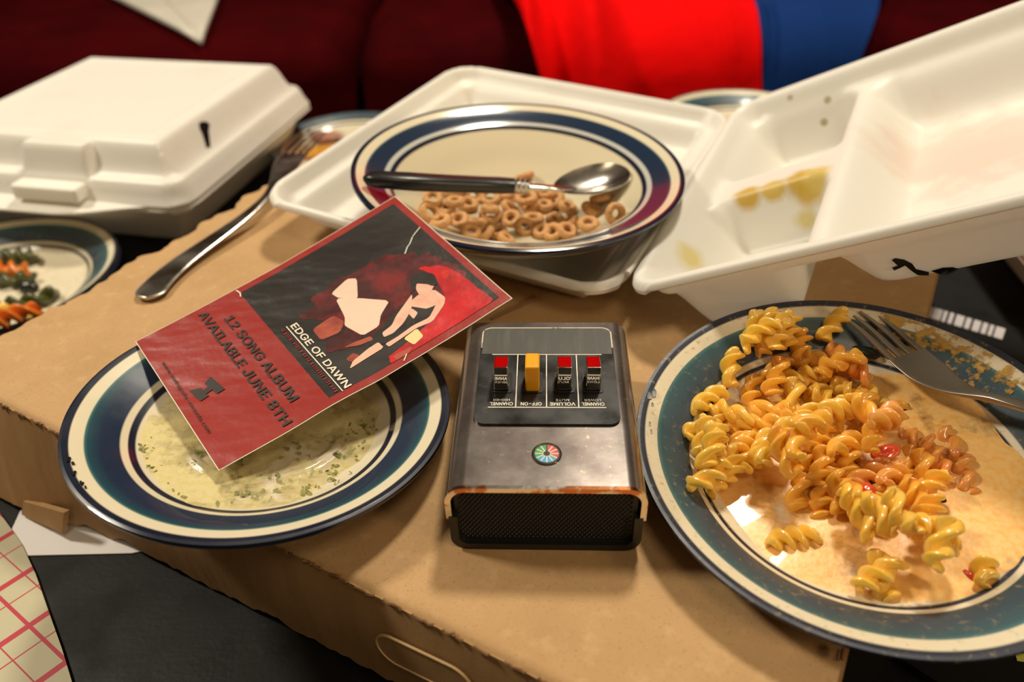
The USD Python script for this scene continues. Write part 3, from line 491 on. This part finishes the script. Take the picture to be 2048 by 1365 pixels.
pic('pale_shape', fpoly((.581, .377), (.655, .345), (.680, .375), (.632, .500), (.588, .425)), 'flyer_pale', .00030)
pic('pale_shape', fpoly((.580, .419), (.64, .50), (.705, .615), (.650, .665), (.620, .720), (.560, .722), (.540, .608), (.560, .560)), 'flyer_pale', .00030)
pic('rust_box', fpoly((.455, .525), (.535, .510), (.550, .580), (.514, .63), (.452, .615)), 'flyer_rust', .00028)
pic('rust_shape', blob(fpoly((.46, .63), (.56, .66), (.57, .72), (.5, .75), (.44, .70)), .2, 40, 5), 'flyer_haze', .00026)
pic('figure_dress', fpoly((.62, .735), (.70, .69), (.78, .66), (.83, .72), (.80, .83), (.70, .83), (.60, .84), (.555, .80), (.565, .76)), 'flyer_black', .00032)
pic('figure_face', fpoly((.811, .611), (.84, .650), (.858, .672), (.831, .700), (.804, .725), (.788, .693), (.795, .645), r=.004), 'flyer_skin', .00038)
pic('figure_chest', fpoly((.752, .690), (.788, .680), (.839, .705), (.845, .786), (.809, .795), (.772, .782), (.761, .760), (.742, .721), r=.004), 'flyer_skin', .00036)
pic('figure_arm', fpoly((.775, .655), (.742, .678), (.684, .722), (.652, .758), (.612, .768), (.606, .798), (.637, .806), (.682, .786), (.735, .738), r=.004), 'flyer_skin', .00038)
pic('figure_arm', fpoly((.845, .780), (.826, .815), (.755, .868), (.703, .852), (.638, .860), (.596, .865), (.594, .838), (.638, .838), (.700, .828), (.757, .838), (.81, .785), r=.004), 'flyer_skin', .00040)
pic('figure_waist', fpoly((.719, .742), (.739, .734), (.742, .776), (.717, .796), r=.004), 'flyer_skin', .00038)
pic('figure_leg', fpoly((.582, .806), (.583, .852), (.514, .856), (.458, .864), (.483, .830), (.541, .810), r=.003), 'flyer_skin', .00036)
pic('figure_leg', fpoly((.490, .728), (.523, .730), (.577, .748), (.577, .776), (.529, .764), r=.003), 'flyer_rust', .00036)
pic('figure_hair', fpoly((.770, .650), (.815, .560), (.858, .565), (.878, .620), (.862, .690), (.842, .680), (.836, .655), (.812, .613), (.795, .640)), 'flyer_black', .00044)
pic('lit_box', fpoly((.648, .866), (.703, .854), (.700, .914), (.658, .930)), 'flyer_glow', .00034)
pic('glow', blob(fpoly((.585, .92), (.65, .93), (.62, .965), (.585, .965)), .2, 60, 6), 'flyer_rust', .00032)
pic('glow', blob(fpoly((.47, .80), (.50, .785), (.51, .82), (.48, .85)), .2, 60, 8), 'flyer_rust', .00032)
def words(name, s, v0, v1, u0, h, mat, bold=False): 
    m = text(s, v0*FV, v1*FV, u0*FU, h, .00006, bold); print_(name, m, mat, .00046, maxe=None)
words('title', 'EDGE OF DAWN', .435, .955, .409, .0031, 'flyer_white', True)
print_('title_rule', sbox(.397, .425, .4005, .962), 'flyer_white', .00046)
rg2 = np.random.default_rng(3); v = .43; bars = []          # a line of small print too worn to read
while v < .945:
    w = .007+.008*rg2.random(); bars.append(sbox(.377+.002*rg2.random(), v, .387+.003*rg2.random(), v+w*.8)); v += w + (.012 if rg2.random() < .2 else .003)
print_('small_print', union_all(bars), 'flyer_darkred', .00046)
words('headline', '12 SONG ALBUM', .165, .865, .262, .0041, 'flyer_ink', True)
words('headline', 'AVAILABLE JUNE 8TH', .045, .965, .205, .0041, 'flyer_ink', True)
words('web_address', 'www.metropolis-records.com', .235, .79, .030, .0016, 'flyer_ink')
print_('logo', union_all([fpoly((.052, .495), (.062, .59), (.090, .585), (.086, .565), (.110, .560), (.108, .530), (.086, .535), (.084, .515), r=0), fpoly((.10, .50), (.125, .478), (.138, .595), (.112, .598), r=0)]), 'flyer_ink', .00040)
for pts in ([(.925, .33), (.90, .36), (.885, .37), (.862, .40)], [(.352, .02), (.356, .05), (.35, .075)], [(.62, .955), (.60, .98)], [(.97, .30), (.93, .325)]):
    print_('crease', LineString(pts).buffer(.0022), 'flyer_white', .0005, 'white crease where the print has cracked')

# ------------------------------------------------------------------ fusilli
def fusillo(L, rng, R=.0045, pitch=None):
    """two round ropes twisted round each other and joined by a web"""
    pitch = pitch or R*2.95; k, n = int(34*L/.022)+8, 44; th = np.arange(n)*2*math.pi/n; V = []
    rc = R*(.46+.06*rng.random()); of = R-rc; c, sn = abs(np.cos(th)), np.sin(th)
    q = rc*rc-(of*sn)**2; r = np.where(q > 0, of*c+np.sqrt(np.maximum(q, 0)), 0); r = np.maximum(r, R*.24); r = np.maximum(np.convolve(np.r_[r[-2:], r, r[:2]], [.1, .2, .4, .2, .1], 'valid'), R*.22)
    curv = rng.normal(0, 16); ph0 = rng.random()*6.28; tw = (1+.16*rng.normal()); sq = .5*rng.random(); hand = 1
    for s in np.linspace(0, 1, k):
        x = (s-.5)*L; a = hand*2*math.pi*x/pitch*tw + ph0 + .5*math.sin(s*4+ph0); e = min(s, 1-s)*L; rr = r*(.55+.45*math.sqrt(min(1, e/.0028)))*(1+.07*math.sin(7*s+ph0))
        tp_ = th + .35*(rr/R)*(1-c)          # the web curls
        y, z = rr*np.cos(tp_+a), rr*np.sin(tp_+a); V.append(np.stack([x + .0016*np.cos(tp_+sq)*(1 if s > .5 else -1)*max(0, 1-e/.002)*(rr/R), y + curv*x*x, z], 1))
    return ringmesh(np.vstack(V), k, n, True)
rng = np.random.default_rng(21)
HM = np.full((200, 200), -1.0); gx = (np.arange(200)-100)*.001; GX, GY = np.meshgrid(gx, gx, indexing='ij'); HM[:] = zP(np.minimum(np.hypot(GX, GY), RP))
def put_fusillo(px, py, ang, L, mat, label, group=None, rest=.0030, grow=.0008, F=FP, HMm=HM, R=.0046):
    z = .008
    for _ in range(3):
        c = on_local(px, py, F, z); c2 = on_local(px+15*math.cos(math.radians(ang)), py-15*math.sin(math.radians(ang)), F, z); d = (c2-c)[:2]; d /= np.linalg.norm(d)
        ss = (GX-c[0])*d[0]+(GY-c[1])*d[1]; tt = -(GX-c[0])*d[1]+(GY-c[1])*d[0]; fp = (abs(ss) < L*.45) & (abs(tt) < .003)
        z = np.percentile(HMm[fp], 82)+rest
    lo = HMm[fp & (ss > L*.2)].mean(), HMm[fp & (ss < -L*.2)].mean(); tilt = np.clip((lo[0]-lo[1])/(L*.6), -.5, .5)*.7
    HMm[fp] = np.maximum(HMm[fp], z+grow)
    m = fusillo(L, rng, R); X = A([d[0], d[1], tilt]); X /= np.linalg.norm(X); Y = A([-d[1], d[0], 0]); Z = np.cross(X, Y)
    m.vertices = m.vertices@A([X, Y, Z]); T = np.eye(4); T[:3, 3] = A([c[0], c[1], z]); W = F@T
    obj('fusilli', m, mat, None, 50, label=label, cat='pasta', group=group, xf=W)
HL, HG = 'yellow-orange fusilli spiral in the pasta heap on the right plate', 'fusilli heaped on the right plate'
heap = [(1510, 667, 70, 0), (1558, 658, 35, 0), (1532, 695, 80, 0), (1574, 697, 100, 0), (1661, 675, 35, 0), (1600, 706, 95, 1), (1460, 740, 75, 0), (1501, 736, 20, 0), (1547, 732, 60, 0), (1594, 755, 10, 0), (1640, 722, -20, 1), (1681, 716, -40, 2), (1712, 735, -30, 2), (1417, 800, 30, 0),
        (1503, 782, 75, 1), (1549, 780, 75, 1), (1588, 796, 80, 0), (1633, 783, 60, 0), (1667, 765, 20, 1), (1700, 780, -30, 0), (1660, 808, -40, 0), (1710, 812, -35, 0), (1749, 800, -35, 0), (1465, 827, -20, 0), (1540, 822, -10, 1), (1550, 845, 5, 1), (1623, 860, 20, 1), (1612, 836, 50, 0),
        (1680, 830, 60, 0), (1677, 858, 15, 0), (1722, 836, 70, 1), (1752, 840, 60, 1), (1403, 860, 30, 0), (1722, 868, -60, 1), (1785, 838, 45, 1), (1406, 892, 70, 0), (1430, 884, 70, 0), (1420, 930, 75, 0), (1452, 895, 65, 0), (1468, 930, 75, 0), (1492, 890, 50, 1), (1500, 935, 45, 0), (1526, 897, 60, 0), (1533, 935, 60, 0),
        (1555, 925, 70, 0), (1565, 905, -50, 1), (1597, 908, -60, 1), (1640, 890, 30, 1), (1427, 955, 30, 0), (1573, 962, 65, 1), (1598, 988, 70, 1), (1645, 935, 80, 1), (1643, 1000, 85, 1), (1697, 935, 80, 1), (1735, 908, 60, 1), (1676, 982, 110, 1), (1711, 1004, 115, 1), (1743, 1016, -50, 1), (1762, 985, 60, 1),
        (1781, 1012, 50, 2), (1752, 937, 30, 2), (1787, 946, 60, 2), (1822, 930, 80, 1), (1842, 893, -40, 2), (1872, 920, -50, 2), (1905, 893, -60, 2), (1928, 950, -70, 2), (1850, 943, 100, 1), (1860, 974, 20, 1), (1831, 1002, -40, 1), (1852, 1035, 65, 1), (1705, 1062, -55, 0), (1737, 1076, -55, 0), (1768, 1085, -60, 0),
        (1806, 1078, -60, 0), (1845, 1096, -25, 0), (1885, 1085, 70, 0), (1600, 940, 20, 1), (1690, 890, 40, 1), (1760, 880, 30, 2)]
sub = [(1500, 850, 20, 0), (1560, 870, 60, 1), (1640, 830, 0, 1), (1600, 780, 40, 1), (1680, 930, 30, 2), (1730, 960, 70, 2), (1560, 740, 30, 1), (1660, 745, 0, 2), (1480, 900, 100, 1), (1440, 850, 90, 0), (1800, 980, 20, 2), (1540, 690, 40, 1)]
PM = ['pasta_yellow', 'pasta_orange', 'pasta_saucy']
def zone(px, py, k):
    col = ('pale yellow', 'yellow-orange', 'orange sauce-coated')[k]
    z = ('at the back tip of the heap near the fork' if px > 1590 else 'at the back left tip of the heap') if py < 725 else 'along the left edge of the heap' if px < 1445 else 'at the right end of the heap' if px > 1815 and py < 1000 else 'at the front tip of the heap' if py > 1030 else 'in the front half of the heap' if py > 915 else 'in the back half of the heap'
    return f'{col} fusilli {z} on right plate', f'{col} fusilli {z}'
for px, py, a, k in sub+heap: put_fusillo(px, py, a+rng.normal(0, 6), .0165+.004*rng.random(), PM[k], *zone(px, py, k))
put_fusillo(1585, 1078, 8, .0195, 'pasta_yellow', 'lone fusilli lying apart from the heap, just above the tomato skin'); put_fusillo(1758, 1150, 25, .019, 'pasta_yellow', 'lone fusilli nearest the front rim of the right plate, below the heap'); put_fusillo(1968, 1145, 75, .012, 'pasta_yellow', 'short curled lone fusilli on the sauce at the right of its plate')
def chunk(name, px, py, size, mat, label, cat_, ang=0, seed=0, F=FP, zf=zP, lift=0.):
    q = on_local(px, py, F, .006+lift); m = trimesh.creation.icosphere(3, 1.0); m.vertices *= (1+.5*(meshkit.fbm(m.vertices*1.6+seed, 3, seed)-.5))[:, None]*A(size); m.apply_transform(trimesh.transformations.rotation_matrix(ang, [0, 0, 1])); T = np.eye(4); T[:3, 3] = [q[0], q[1], float(zf(math.hypot(q[0], q[1])))+size[2]*.8+lift]
    obj(name, m, mat, None, 50, label=label, cat=cat_, xf=F@T)
chunk('tomato_piece', 1772, 905, (.0062, .0032, .0026), 'tomato', 'red tomato strip beside the heap near the caper', 'tomato', .3, 1, lift=.005); chunk('tomato_piece', 1905, 1068, (.0042, .0012, .0011), 'tomato', 'thin red tomato sliver at the right edge of the pasta heap', 'tomato', -.9, 2)
chunk('tomato_piece', 1617, 1124, (.0042, .0022, .0012), 'tomato', 'dark red tomato skin below the lone fusilli', 'tomato', -.4, 3); chunk('tomato_piece', 1735, 985, (.003, .0035, .003), 'tomato', 'red tomato bit in the middle of the pasta heap', 'tomato', .5, 4, lift=.008)
chunk('tomato_piece', 1940, 1157, (.0014, .0038, .0018), 'tomato', 'red tomato bit tucked under the short lone fusilli', 'tomato', .5, 6)
chunk('caper', 1803, 818, (.0031, .0029, .0029), 'caper', 'round dark green caper beside the fork', 'caper', 0, 5); chunk('olive_piece', 1872, 1002, (.0045, .0028, .002), 'olive', 'black olive piece at the right side of the pasta heap', 'olive', -.3, 7); chunk('olive_piece', 1728, 722, (.006, .003, .002), 'olive', 'dark olive slice under the fork tines', 'olive', -.5, 8)
# pasta on the far left plate
HM2 = np.full((200, 200), .004); HM2[:] = zLp(np.minimum(np.hypot(GX, GY), RP))
for px, py, a, L, mat, lab in ((30, 512, 2, .036, 'pasta_green', 'green spiral pasta at the back of the far left plate'), (15, 538, -3, .034, 'pasta_carrot', 'orange spiral pasta between two green ones on the far left plate'), (10, 560, -4, .036, 'pasta_green', 'green spiral pasta behind the olive on the far left plate'),
                               (52, 606, 14, .040, 'pasta_green', 'green spiral pasta in front of the olive on the far left plate'), (20, 650, 25, .036, 'pasta_carrot', 'orange spiral pasta at the front of the far left plate'), (-5, 640, 60, .03, 'pasta_yellow', 'yellow spiral pasta at the frame edge on the far left plate')):
    put_fusillo(px, py, a, L, mat, lab, F=FLp, HMm=HM2, R=.0068, rest=.005)
chunk('olive_piece', 58, 578, (.007, .004, .004), 'olive', 'black olive piece on the far left plate', 'olive', 0, 9, FLp, zLp); chunk('walnut_piece', 62, 628, (.004, .005, .004), 'pasta_yellow', 'pale yellow crumb on the far left plate', 'crumb', 0, 10, FLp, zLp)
chunk('ham_scrap', 650, 280, (.018, .010, .004), 'ham', 'pink food scrap on the plate behind the open container', 'food scrap', 0, 11, FBk, zBk); chunk('pasta_scrap', 640, 305, (.028, .012, .004), 'pasta_orange', 'orange food scrap on the plate behind the open container', 'food scrap', .3, 12, FBk, zBk)

# ------------------------------------------------------------------ cereal
rng = np.random.default_rng(5); HM3 = zB(np.minimum(np.hypot(GX, GY), RB))
CL, CG = 'brown cereal ring among the cereal left in the soup bowl', 'cereal rings in the soup bowl'
ring = [(380, 410), (740, 460), (900, 410), (1060, 380), (330, 560), (580, 600), (690, 610), (1160, 590), (1370, 590), (1270, 500), (250, 500), (350, 500), (480, 500), (1090, 490), (1270, 340), (1640, 330), (440, 280), (1190, 280), (560, 370), (740, 410), (800, 600), (870, 620), (1540, 540), (1250, 600),
        (270, 330), (450, 350), (600, 300), (740, 310), (870, 290), (1060, 295), (1030, 370), (1180, 380), (1370, 395), (1570, 400), (620, 520), (910, 490), (1020, 560), (1390, 520), (1760, 470), (960, 210), (1020, 130)]
def zone3(x, y):
    z = 'along the front wall of the soup bowl' if y > 530 else 'right below the spoon handle in the soup bowl' if y < 340 and x < 1150 else 'at the right end of the pile below the spoon bowl' if x > 1150 else 'in the middle left of the soup bowl pile'
    return f'brown cereal ring {z}', f'cereal rings {z}'
for k, (cx_, cy_) in enumerate(ring):
    px, py = 800+cx_/4.096, 320+cy_/4.096; z = .009
    for _ in range(3):
        q = on_local(px, py, FB, z); f = np.hypot(GX-q[0], GY-q[1]) < .0048; z = np.percentile(HM3[f], 75)+.0022
    HM3[f] = np.maximum(HM3[f], z+.0018)
    R0, r0 = .0043*(1+.1*rng.normal()), .0020; m = trimesh.creation.torus(R0, r0, 24, 12); m.vertices *= 1+.16*(meshkit.fbm(m.vertices*420+k*7, 3, k)[:, None]-.5); m.vertices[:, 2] *= 1.15
    tl = rng.normal(0, .28, 2); tl = tl+A([.25, 0]); tl = A([1.2, .3]) if k == 38 else tl; m.apply_transform(trimesh.transformations.euler_matrix(tl[0], tl[1], rng.random()*6)); T = np.eye(4); T[:3, 3] = [q[0], q[1], z+.0006]
    lab = ('tilted cereal ring apart from the rest, below the spoon bowl', None) if k == 38 else ('lone cereal ring behind the spoon handle', None) if k == 40 else zone3(cx_, cy_)
    obj('cereal_ring', m, 'cereal', None, 60, label=lab[0], cat='cereal', group=lab[1], xf=FB@T)

# ------------------------------------------------------------------ cutlery
def strip(P, wid, thick, up, n=14, dishk=0.):    # a bar along P with elliptical section of the given widths and thickness
    P = A(P, float); T = np.gradient(P, axis=0); T /= np.linalg.norm(T, axis=1, keepdims=True); S = np.cross(T, up); S /= np.linalg.norm(S, axis=1, keepdims=True); N = np.cross(S, T)
    a = np.arange(n)*2*math.pi/n; c, s = np.cos(a), np.sin(a); c = np.sign(c)*abs(c)**.7; s = np.sign(s)*abs(s)**.7
    wid, thick = np.broadcast_to(wid, (len(P),)), np.broadcast_to(thick, (len(P),))
    V = P[:, None]+(wid[:, None]*c)[..., None]/2*S[:, None]+((thick[:, None]*s)/2 + dishk*(wid[:, None]*c/2)**2)[..., None]*N[:, None]
    return ringmesh(V.reshape(-1, 3), len(P), n, True)
def curve(pts, n):
    from scipy.interpolate import CubicSpline
    pts = A(pts, float); s = np.concatenate([[0], np.cumsum(np.linalg.norm(np.diff(pts, axis=0), axis=1))]); s /= s[-1]; return CubicSpline(s, pts)(np.linspace(0, 1, n))
def fork(name, label, ctrl, headw, mat, handlew):
    """ctrl: handle end, mid, neck, root of the head, base of the tines, tine tip (centre line)"""
    t = thing(name, label, 'fork'); C = curve(ctrl, 240); L = np.linalg.norm(np.diff(C, axis=0), axis=1).sum(); acc = np.concatenate([[0], np.cumsum(np.linalg.norm(np.diff(C, axis=0), axis=1))])
    li = [np.argmin(np.linalg.norm(C-A(c), axis=1)) for c in ctrl]; i2, i3, i4 = li[2], li[3], li[4]
    w = np.interp(np.arange(240), [0, 8, li[1], i2, i3], [handlew, handlew, handlew*.72, handlew*.36, headw*.55]); rr = handlew*.48; w *= np.sqrt(np.clip(1-(1-np.minimum(acc/rr, 1))**2, .0025, 1))
    obj('handle', strip(C[:i2+1], w[:i2+1], np.interp(np.arange(i2+1), [0, i2*.8, i2], [.0022, .0026, .0032]), A([0, 0, 1.])), mat, t)
    k = np.arange(i2, i4+1); f = (k-i2)/(i4-i2); wh = handlew*.36+(headw-handlew*.36)*sst(0, .75, f); obj('head', strip(C[k], wh, np.interp(f, [0, .4, 1], [.0032, .002, .0016]), A([0, 0, 1.]), 20, 9.), mat, t)
    T = np.gradient(C, axis=0); S = np.cross(T, [0, 0, 1.]); S /= np.linalg.norm(S, axis=1, keepdims=True); N = np.cross(S, T/np.linalg.norm(T, axis=1, keepdims=True))
    for j in range(4):
        o = (j-1.5)/4*headw*1.02; k = np.arange(i4-2, 240); f = np.linspace(0, 1, len(k)); P = C[k]+S[k]*o*(1-.06*f)[:, None]+N[k]*9.*o*o*(1-.6*f)[:, None]
        obj('tine', strip(P, headw*.155*(1-.55*f**2), .0016*(1-.4*f), A([0, 0, 1.]), 10), mat, t)
    return t
zl = lambda px, py, h: CAM + ray(px, py)*((lambda d: ((lambda zz: (zz+h-CAM[2])/d[2])(.066)))(ray(px, py)))
def fk(px, py, z): return at(px, py, z)
fork('fork', 'steel dinner fork lying on the pizza box at left, tines over the back plate', [fk(292, 598, .0695), fk(400, 498, .072), fk(530, 398, .078), fk(566, 345, .080), fk(590, 310, .076), fk(636, 262, .077)], .0195, 'steel', .0172)
cfl = lambda px, py, z: ap(FP, on_local(px, py, FP, z))[0]
fork('fork', 'dull steel fork resting across the back right of the fusilli plate', [cfl(2330, 905, .022), cfl(2200, 862, .026), cfl(1985, 797, .024), cfl(1905, 775, .0185), cfl(1812, 712, .0165), cfl(1713, 628, .020)], .0205, 'dull_steel', .0125)
t = thing('spoon', 'steel teaspoon with a black plastic handle lying across the cereal bowl', 'spoon')
bl = lambda px, py, z: ap(FB, on_local(px, py, FB, z))[0]
H = curve([bl(729, 356, .043), bl(800, 362, .0425), bl(920, 368, .036), bl(1030, 372, .031)], 40); w = np.interp(np.linspace(0, 1, 40), [0, .02, .06, .3, .9, 1], [.004, .0082, .0105, .0118, .0112, .0100])
obj('handle', strip(H, w, w*.72, A([0, 0, 1.]), 20), 'black_plastic', t, label='black plastic handle')
K = curve([bl(1027, 371.5, .0312), bl(1042, 373, .0305), bl(1056, 374, .030)], 24); obj('ferrule', strip(K, .0096+.0006*np.cos(np.linspace(0, 6*math.pi, 24)), .0075+.0006*np.cos(np.linspace(0, 6*math.pi, 24)), A([0, 0, 1.]), 20), 'steel', t)
N_ = curve([bl(1054, 374, .030), bl(1080, 375, .0295), bl(1112, 377, .0285), bl(1135, 374, .0265)], 24); obj('neck', strip(N_, np.interp(np.linspace(0, 1, 24), [0, .5, 1], [.0062, .0052, .0120]), np.interp(np.linspace(0, 1, 24), [0, 1], [.0034, .0022]), A([0, 0, 1.]), 14), 'steel', t)
b0, b1 = bl(1108, 377, .0282), bl(1258, 342, .0305); bd = b1-b0; bL = np.linalg.norm(bd); bd /= bL; bs = np.cross(bd, [0, -.25, 1.]); bs /= np.linalg.norm(bs); bn = np.cross(bs, bd)
def spoonb(U, V):
    a = V*2*math.pi; x = .5*bL*(1+U*np.cos(a)); e = np.sqrt(np.clip(1-(2*x/bL-1)**2*0, 0, 1)); y = .0128*U*np.sin(a)*(1+.18*(U*np.cos(a))); dz = -.0062*(1-U**2.2)
    return b0 + bd*x[..., None] + bs*y[..., None] + bn*dz[..., None]
obj('bowl', sheet(spoonb, np.linspace(.001, 1, 18), np.linspace(0, 1, 61), .0011), 'steel', t, 50)

# ------------------------------------------------------------------ remote control
Wr, Lr, Hr = .0703, .0955, .0334
FR = frame(A([.0121, .2224, -.0069])*.85+A([0, 0, .0673]), (-.0047, -.0317, .9995), -.0500)
t = thing('remote_control', 'vintage chrome television remote control with four buttons and a colour wheel badge', 'remote control', FR)
def arch(x, z0, z1, r, q=8):
    return rrect(-x, x, z0, z1, r, q)
def along(poly, y0, y1, maxe=None):
    m = extr(poly, y1-y0, maxe); V = m.vertices; m.vertices = np.stack([V[:, 0], y0+V[:, 2], V[:, 1]], 1); 
    if m.volume < 0: m.invert()
    return m
full = arch(Wr/2, 0, Hr, .0068, 12); full = full.union(rrect(-Wr/2, Wr/2, 0, Hr*.8, .0105, 12)).buffer(-.0)
body = rrect(-Wr/2, Wr/2, 0, Hr, .0072, 12); low = sbox(-1, -1, 1, Hr*.52); up_ = sbox(-1, Hr*.52, 1, 1)
inner = body.buffer(-.0038); tub = body.buffer(-.0007).intersection(low)
obj('lower_shell', along(tub, .0045, Lr-.0003), 'black_plastic', t, 40)
bez = body.buffer(-.0007).difference(inner).intersection(sbox(-1, -1, 1, Hr*.56)); obj('bezel', along(bez, -.0006, .0046), 'black_plastic', t, 40)
arc_ = body.difference(body.buffer(-.0014)).intersection(up_); obj('chrome_cover', along(body.intersection(up_).difference(body.buffer(-.0014).intersection(sbox(-1, -1, 1, Hr-.0014))), 0, Lr), 'chrome', t, 40, label='scratched chrome cover')
obj('cover_edge', along(body.buffer(.0002).difference(body.buffer(-.0019)).intersection(up_), -.0004, .0012), 'copper_edge', t, 40, label='front chrome edge worn through to copper')
obj('back_plate', along(body.buffer(-.002), Lr-.002, Lr-.0005), 'black_plastic', t, 40)
obj('upper_core', along(body.buffer(-.0016).intersection(sbox(-1, Hr*.4, 1, 1)), .004, Lr-.003), 'grille_black', t, 40)
gr = along(inner.buffer(.001), .0018, .004); obj('grille', gr, 'grille_black', t, 40)
gs = []; ib = inner.buffer(-.0007); ctr = trimesh.creation.icosphere(0, 1.0)
for i, z in enumerate(np.arange(.0045, Hr-.004, .00125)):
    for x in np.arange(-Wr/2+.004, Wr/2-.003, .0017):
        xx = x + (.00085 if i % 2 else 0)
        if ib.contains(Point(xx, z)): m = ctr.copy(); m.vertices = m.vertices*A([.00062, .0006, .0004])+A([xx, .0017, z]); gs.append(m)
obj('grille_weave', cat(gs), 'grille_black', t, False, kind='stuff')
zt = Hr
def tp(px, py, h=0.): q = on_local(px, py, FR, zt+h); return q[0], q[1]
def slab(poly, z0, z1): m = extr(poly, z1-z0); m.apply_translation([0, 0, z0]); return m
x0, yf = tp(948, 852); x1, _ = tp(1240, 852); _, yb = tp(1090, 660); xl, xr = tp(960, 850)[0]-.0025, tp(1230, 850)[0]+.0022
lab = rrect(xl, xr, yf, yb, .0042); obj('label_plate', slab(lab, zt-.0002, zt+.0011), 'label_black', t, 30)
obj('label_border', slab(lab.difference(lab.buffer(-.0006)).intersection(sbox(-1, yb-.014, 1, 1)), zt+.0011, zt+.00125), 'worn_edge', t, label='worn pale edge of the label plate')
yln, ylf = tp(1090, 820)[1], tp(1090, 714)[1]
obj('label_top_band', slab(lab.buffer(-.0007).intersection(sbox(-1, ylf+.0004, 1, 1)), zt+.0011, zt+.0012), 'label_grey', t, label='greyer back band of the label plate')
zz0, zz1 = zt+.0011, zt+.00124; xs = [tp(1033.5, 770)[0], tp(1093, 770)[0], tp(1155, 770)[0]]
for y in (yln, ylf): obj('rule_line', slab(sbox(xl+.005, y-.00022, xr-.005, y+.00022), zz0, zz1), 'white_print', t)
for x in xs: obj('rule_line', slab(sbox(x-.00022, yln, x+.00022, ylf), zz0, zz1), 'white_print', t)
cols = [(xl+.0045, xs[0]), (xs[0], xs[1]), (xs[1], xs[2]), (xs[2], xr-.0045)]
for (a, b), m1, m2 in zip(cols, ('CHANNEL', 'OFF-ON', 'VOLUME', 'CHANNEL'), ('HIGHER', None, 'MUTE', 'LOWER')):
    for s_, hgt, dy, wd in ((m1, .0017, .0011, .80 if m1 != 'OFF-ON' else .68), (m2, .0012, .0036, .58 if m2 != 'MUTE' else .42)):
        if s_ is None: continue
        c = (a+b)/2; hw = (b-a)*wd/2; m = text(s_, -hw, hw, 0, hgt, .00014, s_ == m1); m.vertices[:, :2] *= -1; m.apply_translation([c, yln+dy+hgt, zz0]); obj('lettering', m, 'white_print', t, False)
for (px, col) in ((1003, 0), (1065, 1), (1129, 0), (1186, 0)):
    cx_, cy_ = tp(px, 787); w = .0056; d = .0098; hb = .0132
    obj('button_well', slab(rrect(cx_-w/2-.0012, cx_+w/2+.0012, cy_-.0012, cy_+d+.0014, .0012), zz0, zz1+.0001).union if False else slab(rrect(cx_-w/2-.0012, cx_+w/2+.0012, cy_-.0012, cy_+d+.0014, .0012).difference(rrect(cx_-w/2-.0002, cx_+w/2+.0002, cy_-.0003, cy_+d+.0004, .0006)), zz0, zz1+.0002), 'button_chrome' if False else 'black_plastic', t)
    bm = rbox(cx_-w/2, cx_+w/2, cy_, cy_+d, zt-.0008, zt+hb, .0009 if col else .00045); bm.vertices[:, 2] -= np.where(bm.vertices[:, 2] > zt+hb*.5, (bm.vertices[:, 1]-cy_)*(.06 if col else .26), 0)
    obj('button', bm, 'orange_plastic' if col else 'button_chrome', t, 30, label='orange plastic on-off button' if col else 'chrome button')
ex, ey = tp(1093.5, 909.5); RE = .0051
b = obj('badge', (lambda m: (m.apply_translation([ex, ey, zt+.0001]), m)[1])(trimesh.creation.cylinder(RE, .0006, sections=64)), 'emblem_black', t, 30, label='round colour wheel badge')
m = trimesh.creation.torus(RE, .00028, 64, 8); m.apply_translation([ex, ey, zt+.0004]); obj('badge_rim', m, 'button_chrome', b)
def wedge(a0, a1, r0, r1): a = np.linspace(math.radians(a0), math.radians(a1), 12); return Polygon([(ex+r1*math.cos(x), ey+r1*math.sin(x)) for x in a]+[(ex+r0*math.cos(x), ey+r0*math.sin(x)) for x in a[::-1]])
NS = 12
for k in range(NS):
    a0 = 90+k*30+2.5; mid = (a0+15) % 360; colr = 'emblem_green' if 90 < mid < 205 else 'emblem_blue' if 205 <= mid < 335 else 'emblem_red'
    obj('badge_wedge', slab(wedge(a0, a0+25, RE*.26, RE*.84), zt+.0003, zt+.00045), colr, b)
    s = math.radians(90+k*30); L0, L1 = RE*.26, RE*.80; obj('badge_spoke', slab(LineString([(ex+L0*math.cos(s), ey+L0*math.sin(s)), (ex+L1*math.cos(s), ey+L1*math.sin(s))]).buffer(.00019), zt+.0003, zt+.0005), 'emblem_black' if k == 0 else 'emblem_spoke', b)
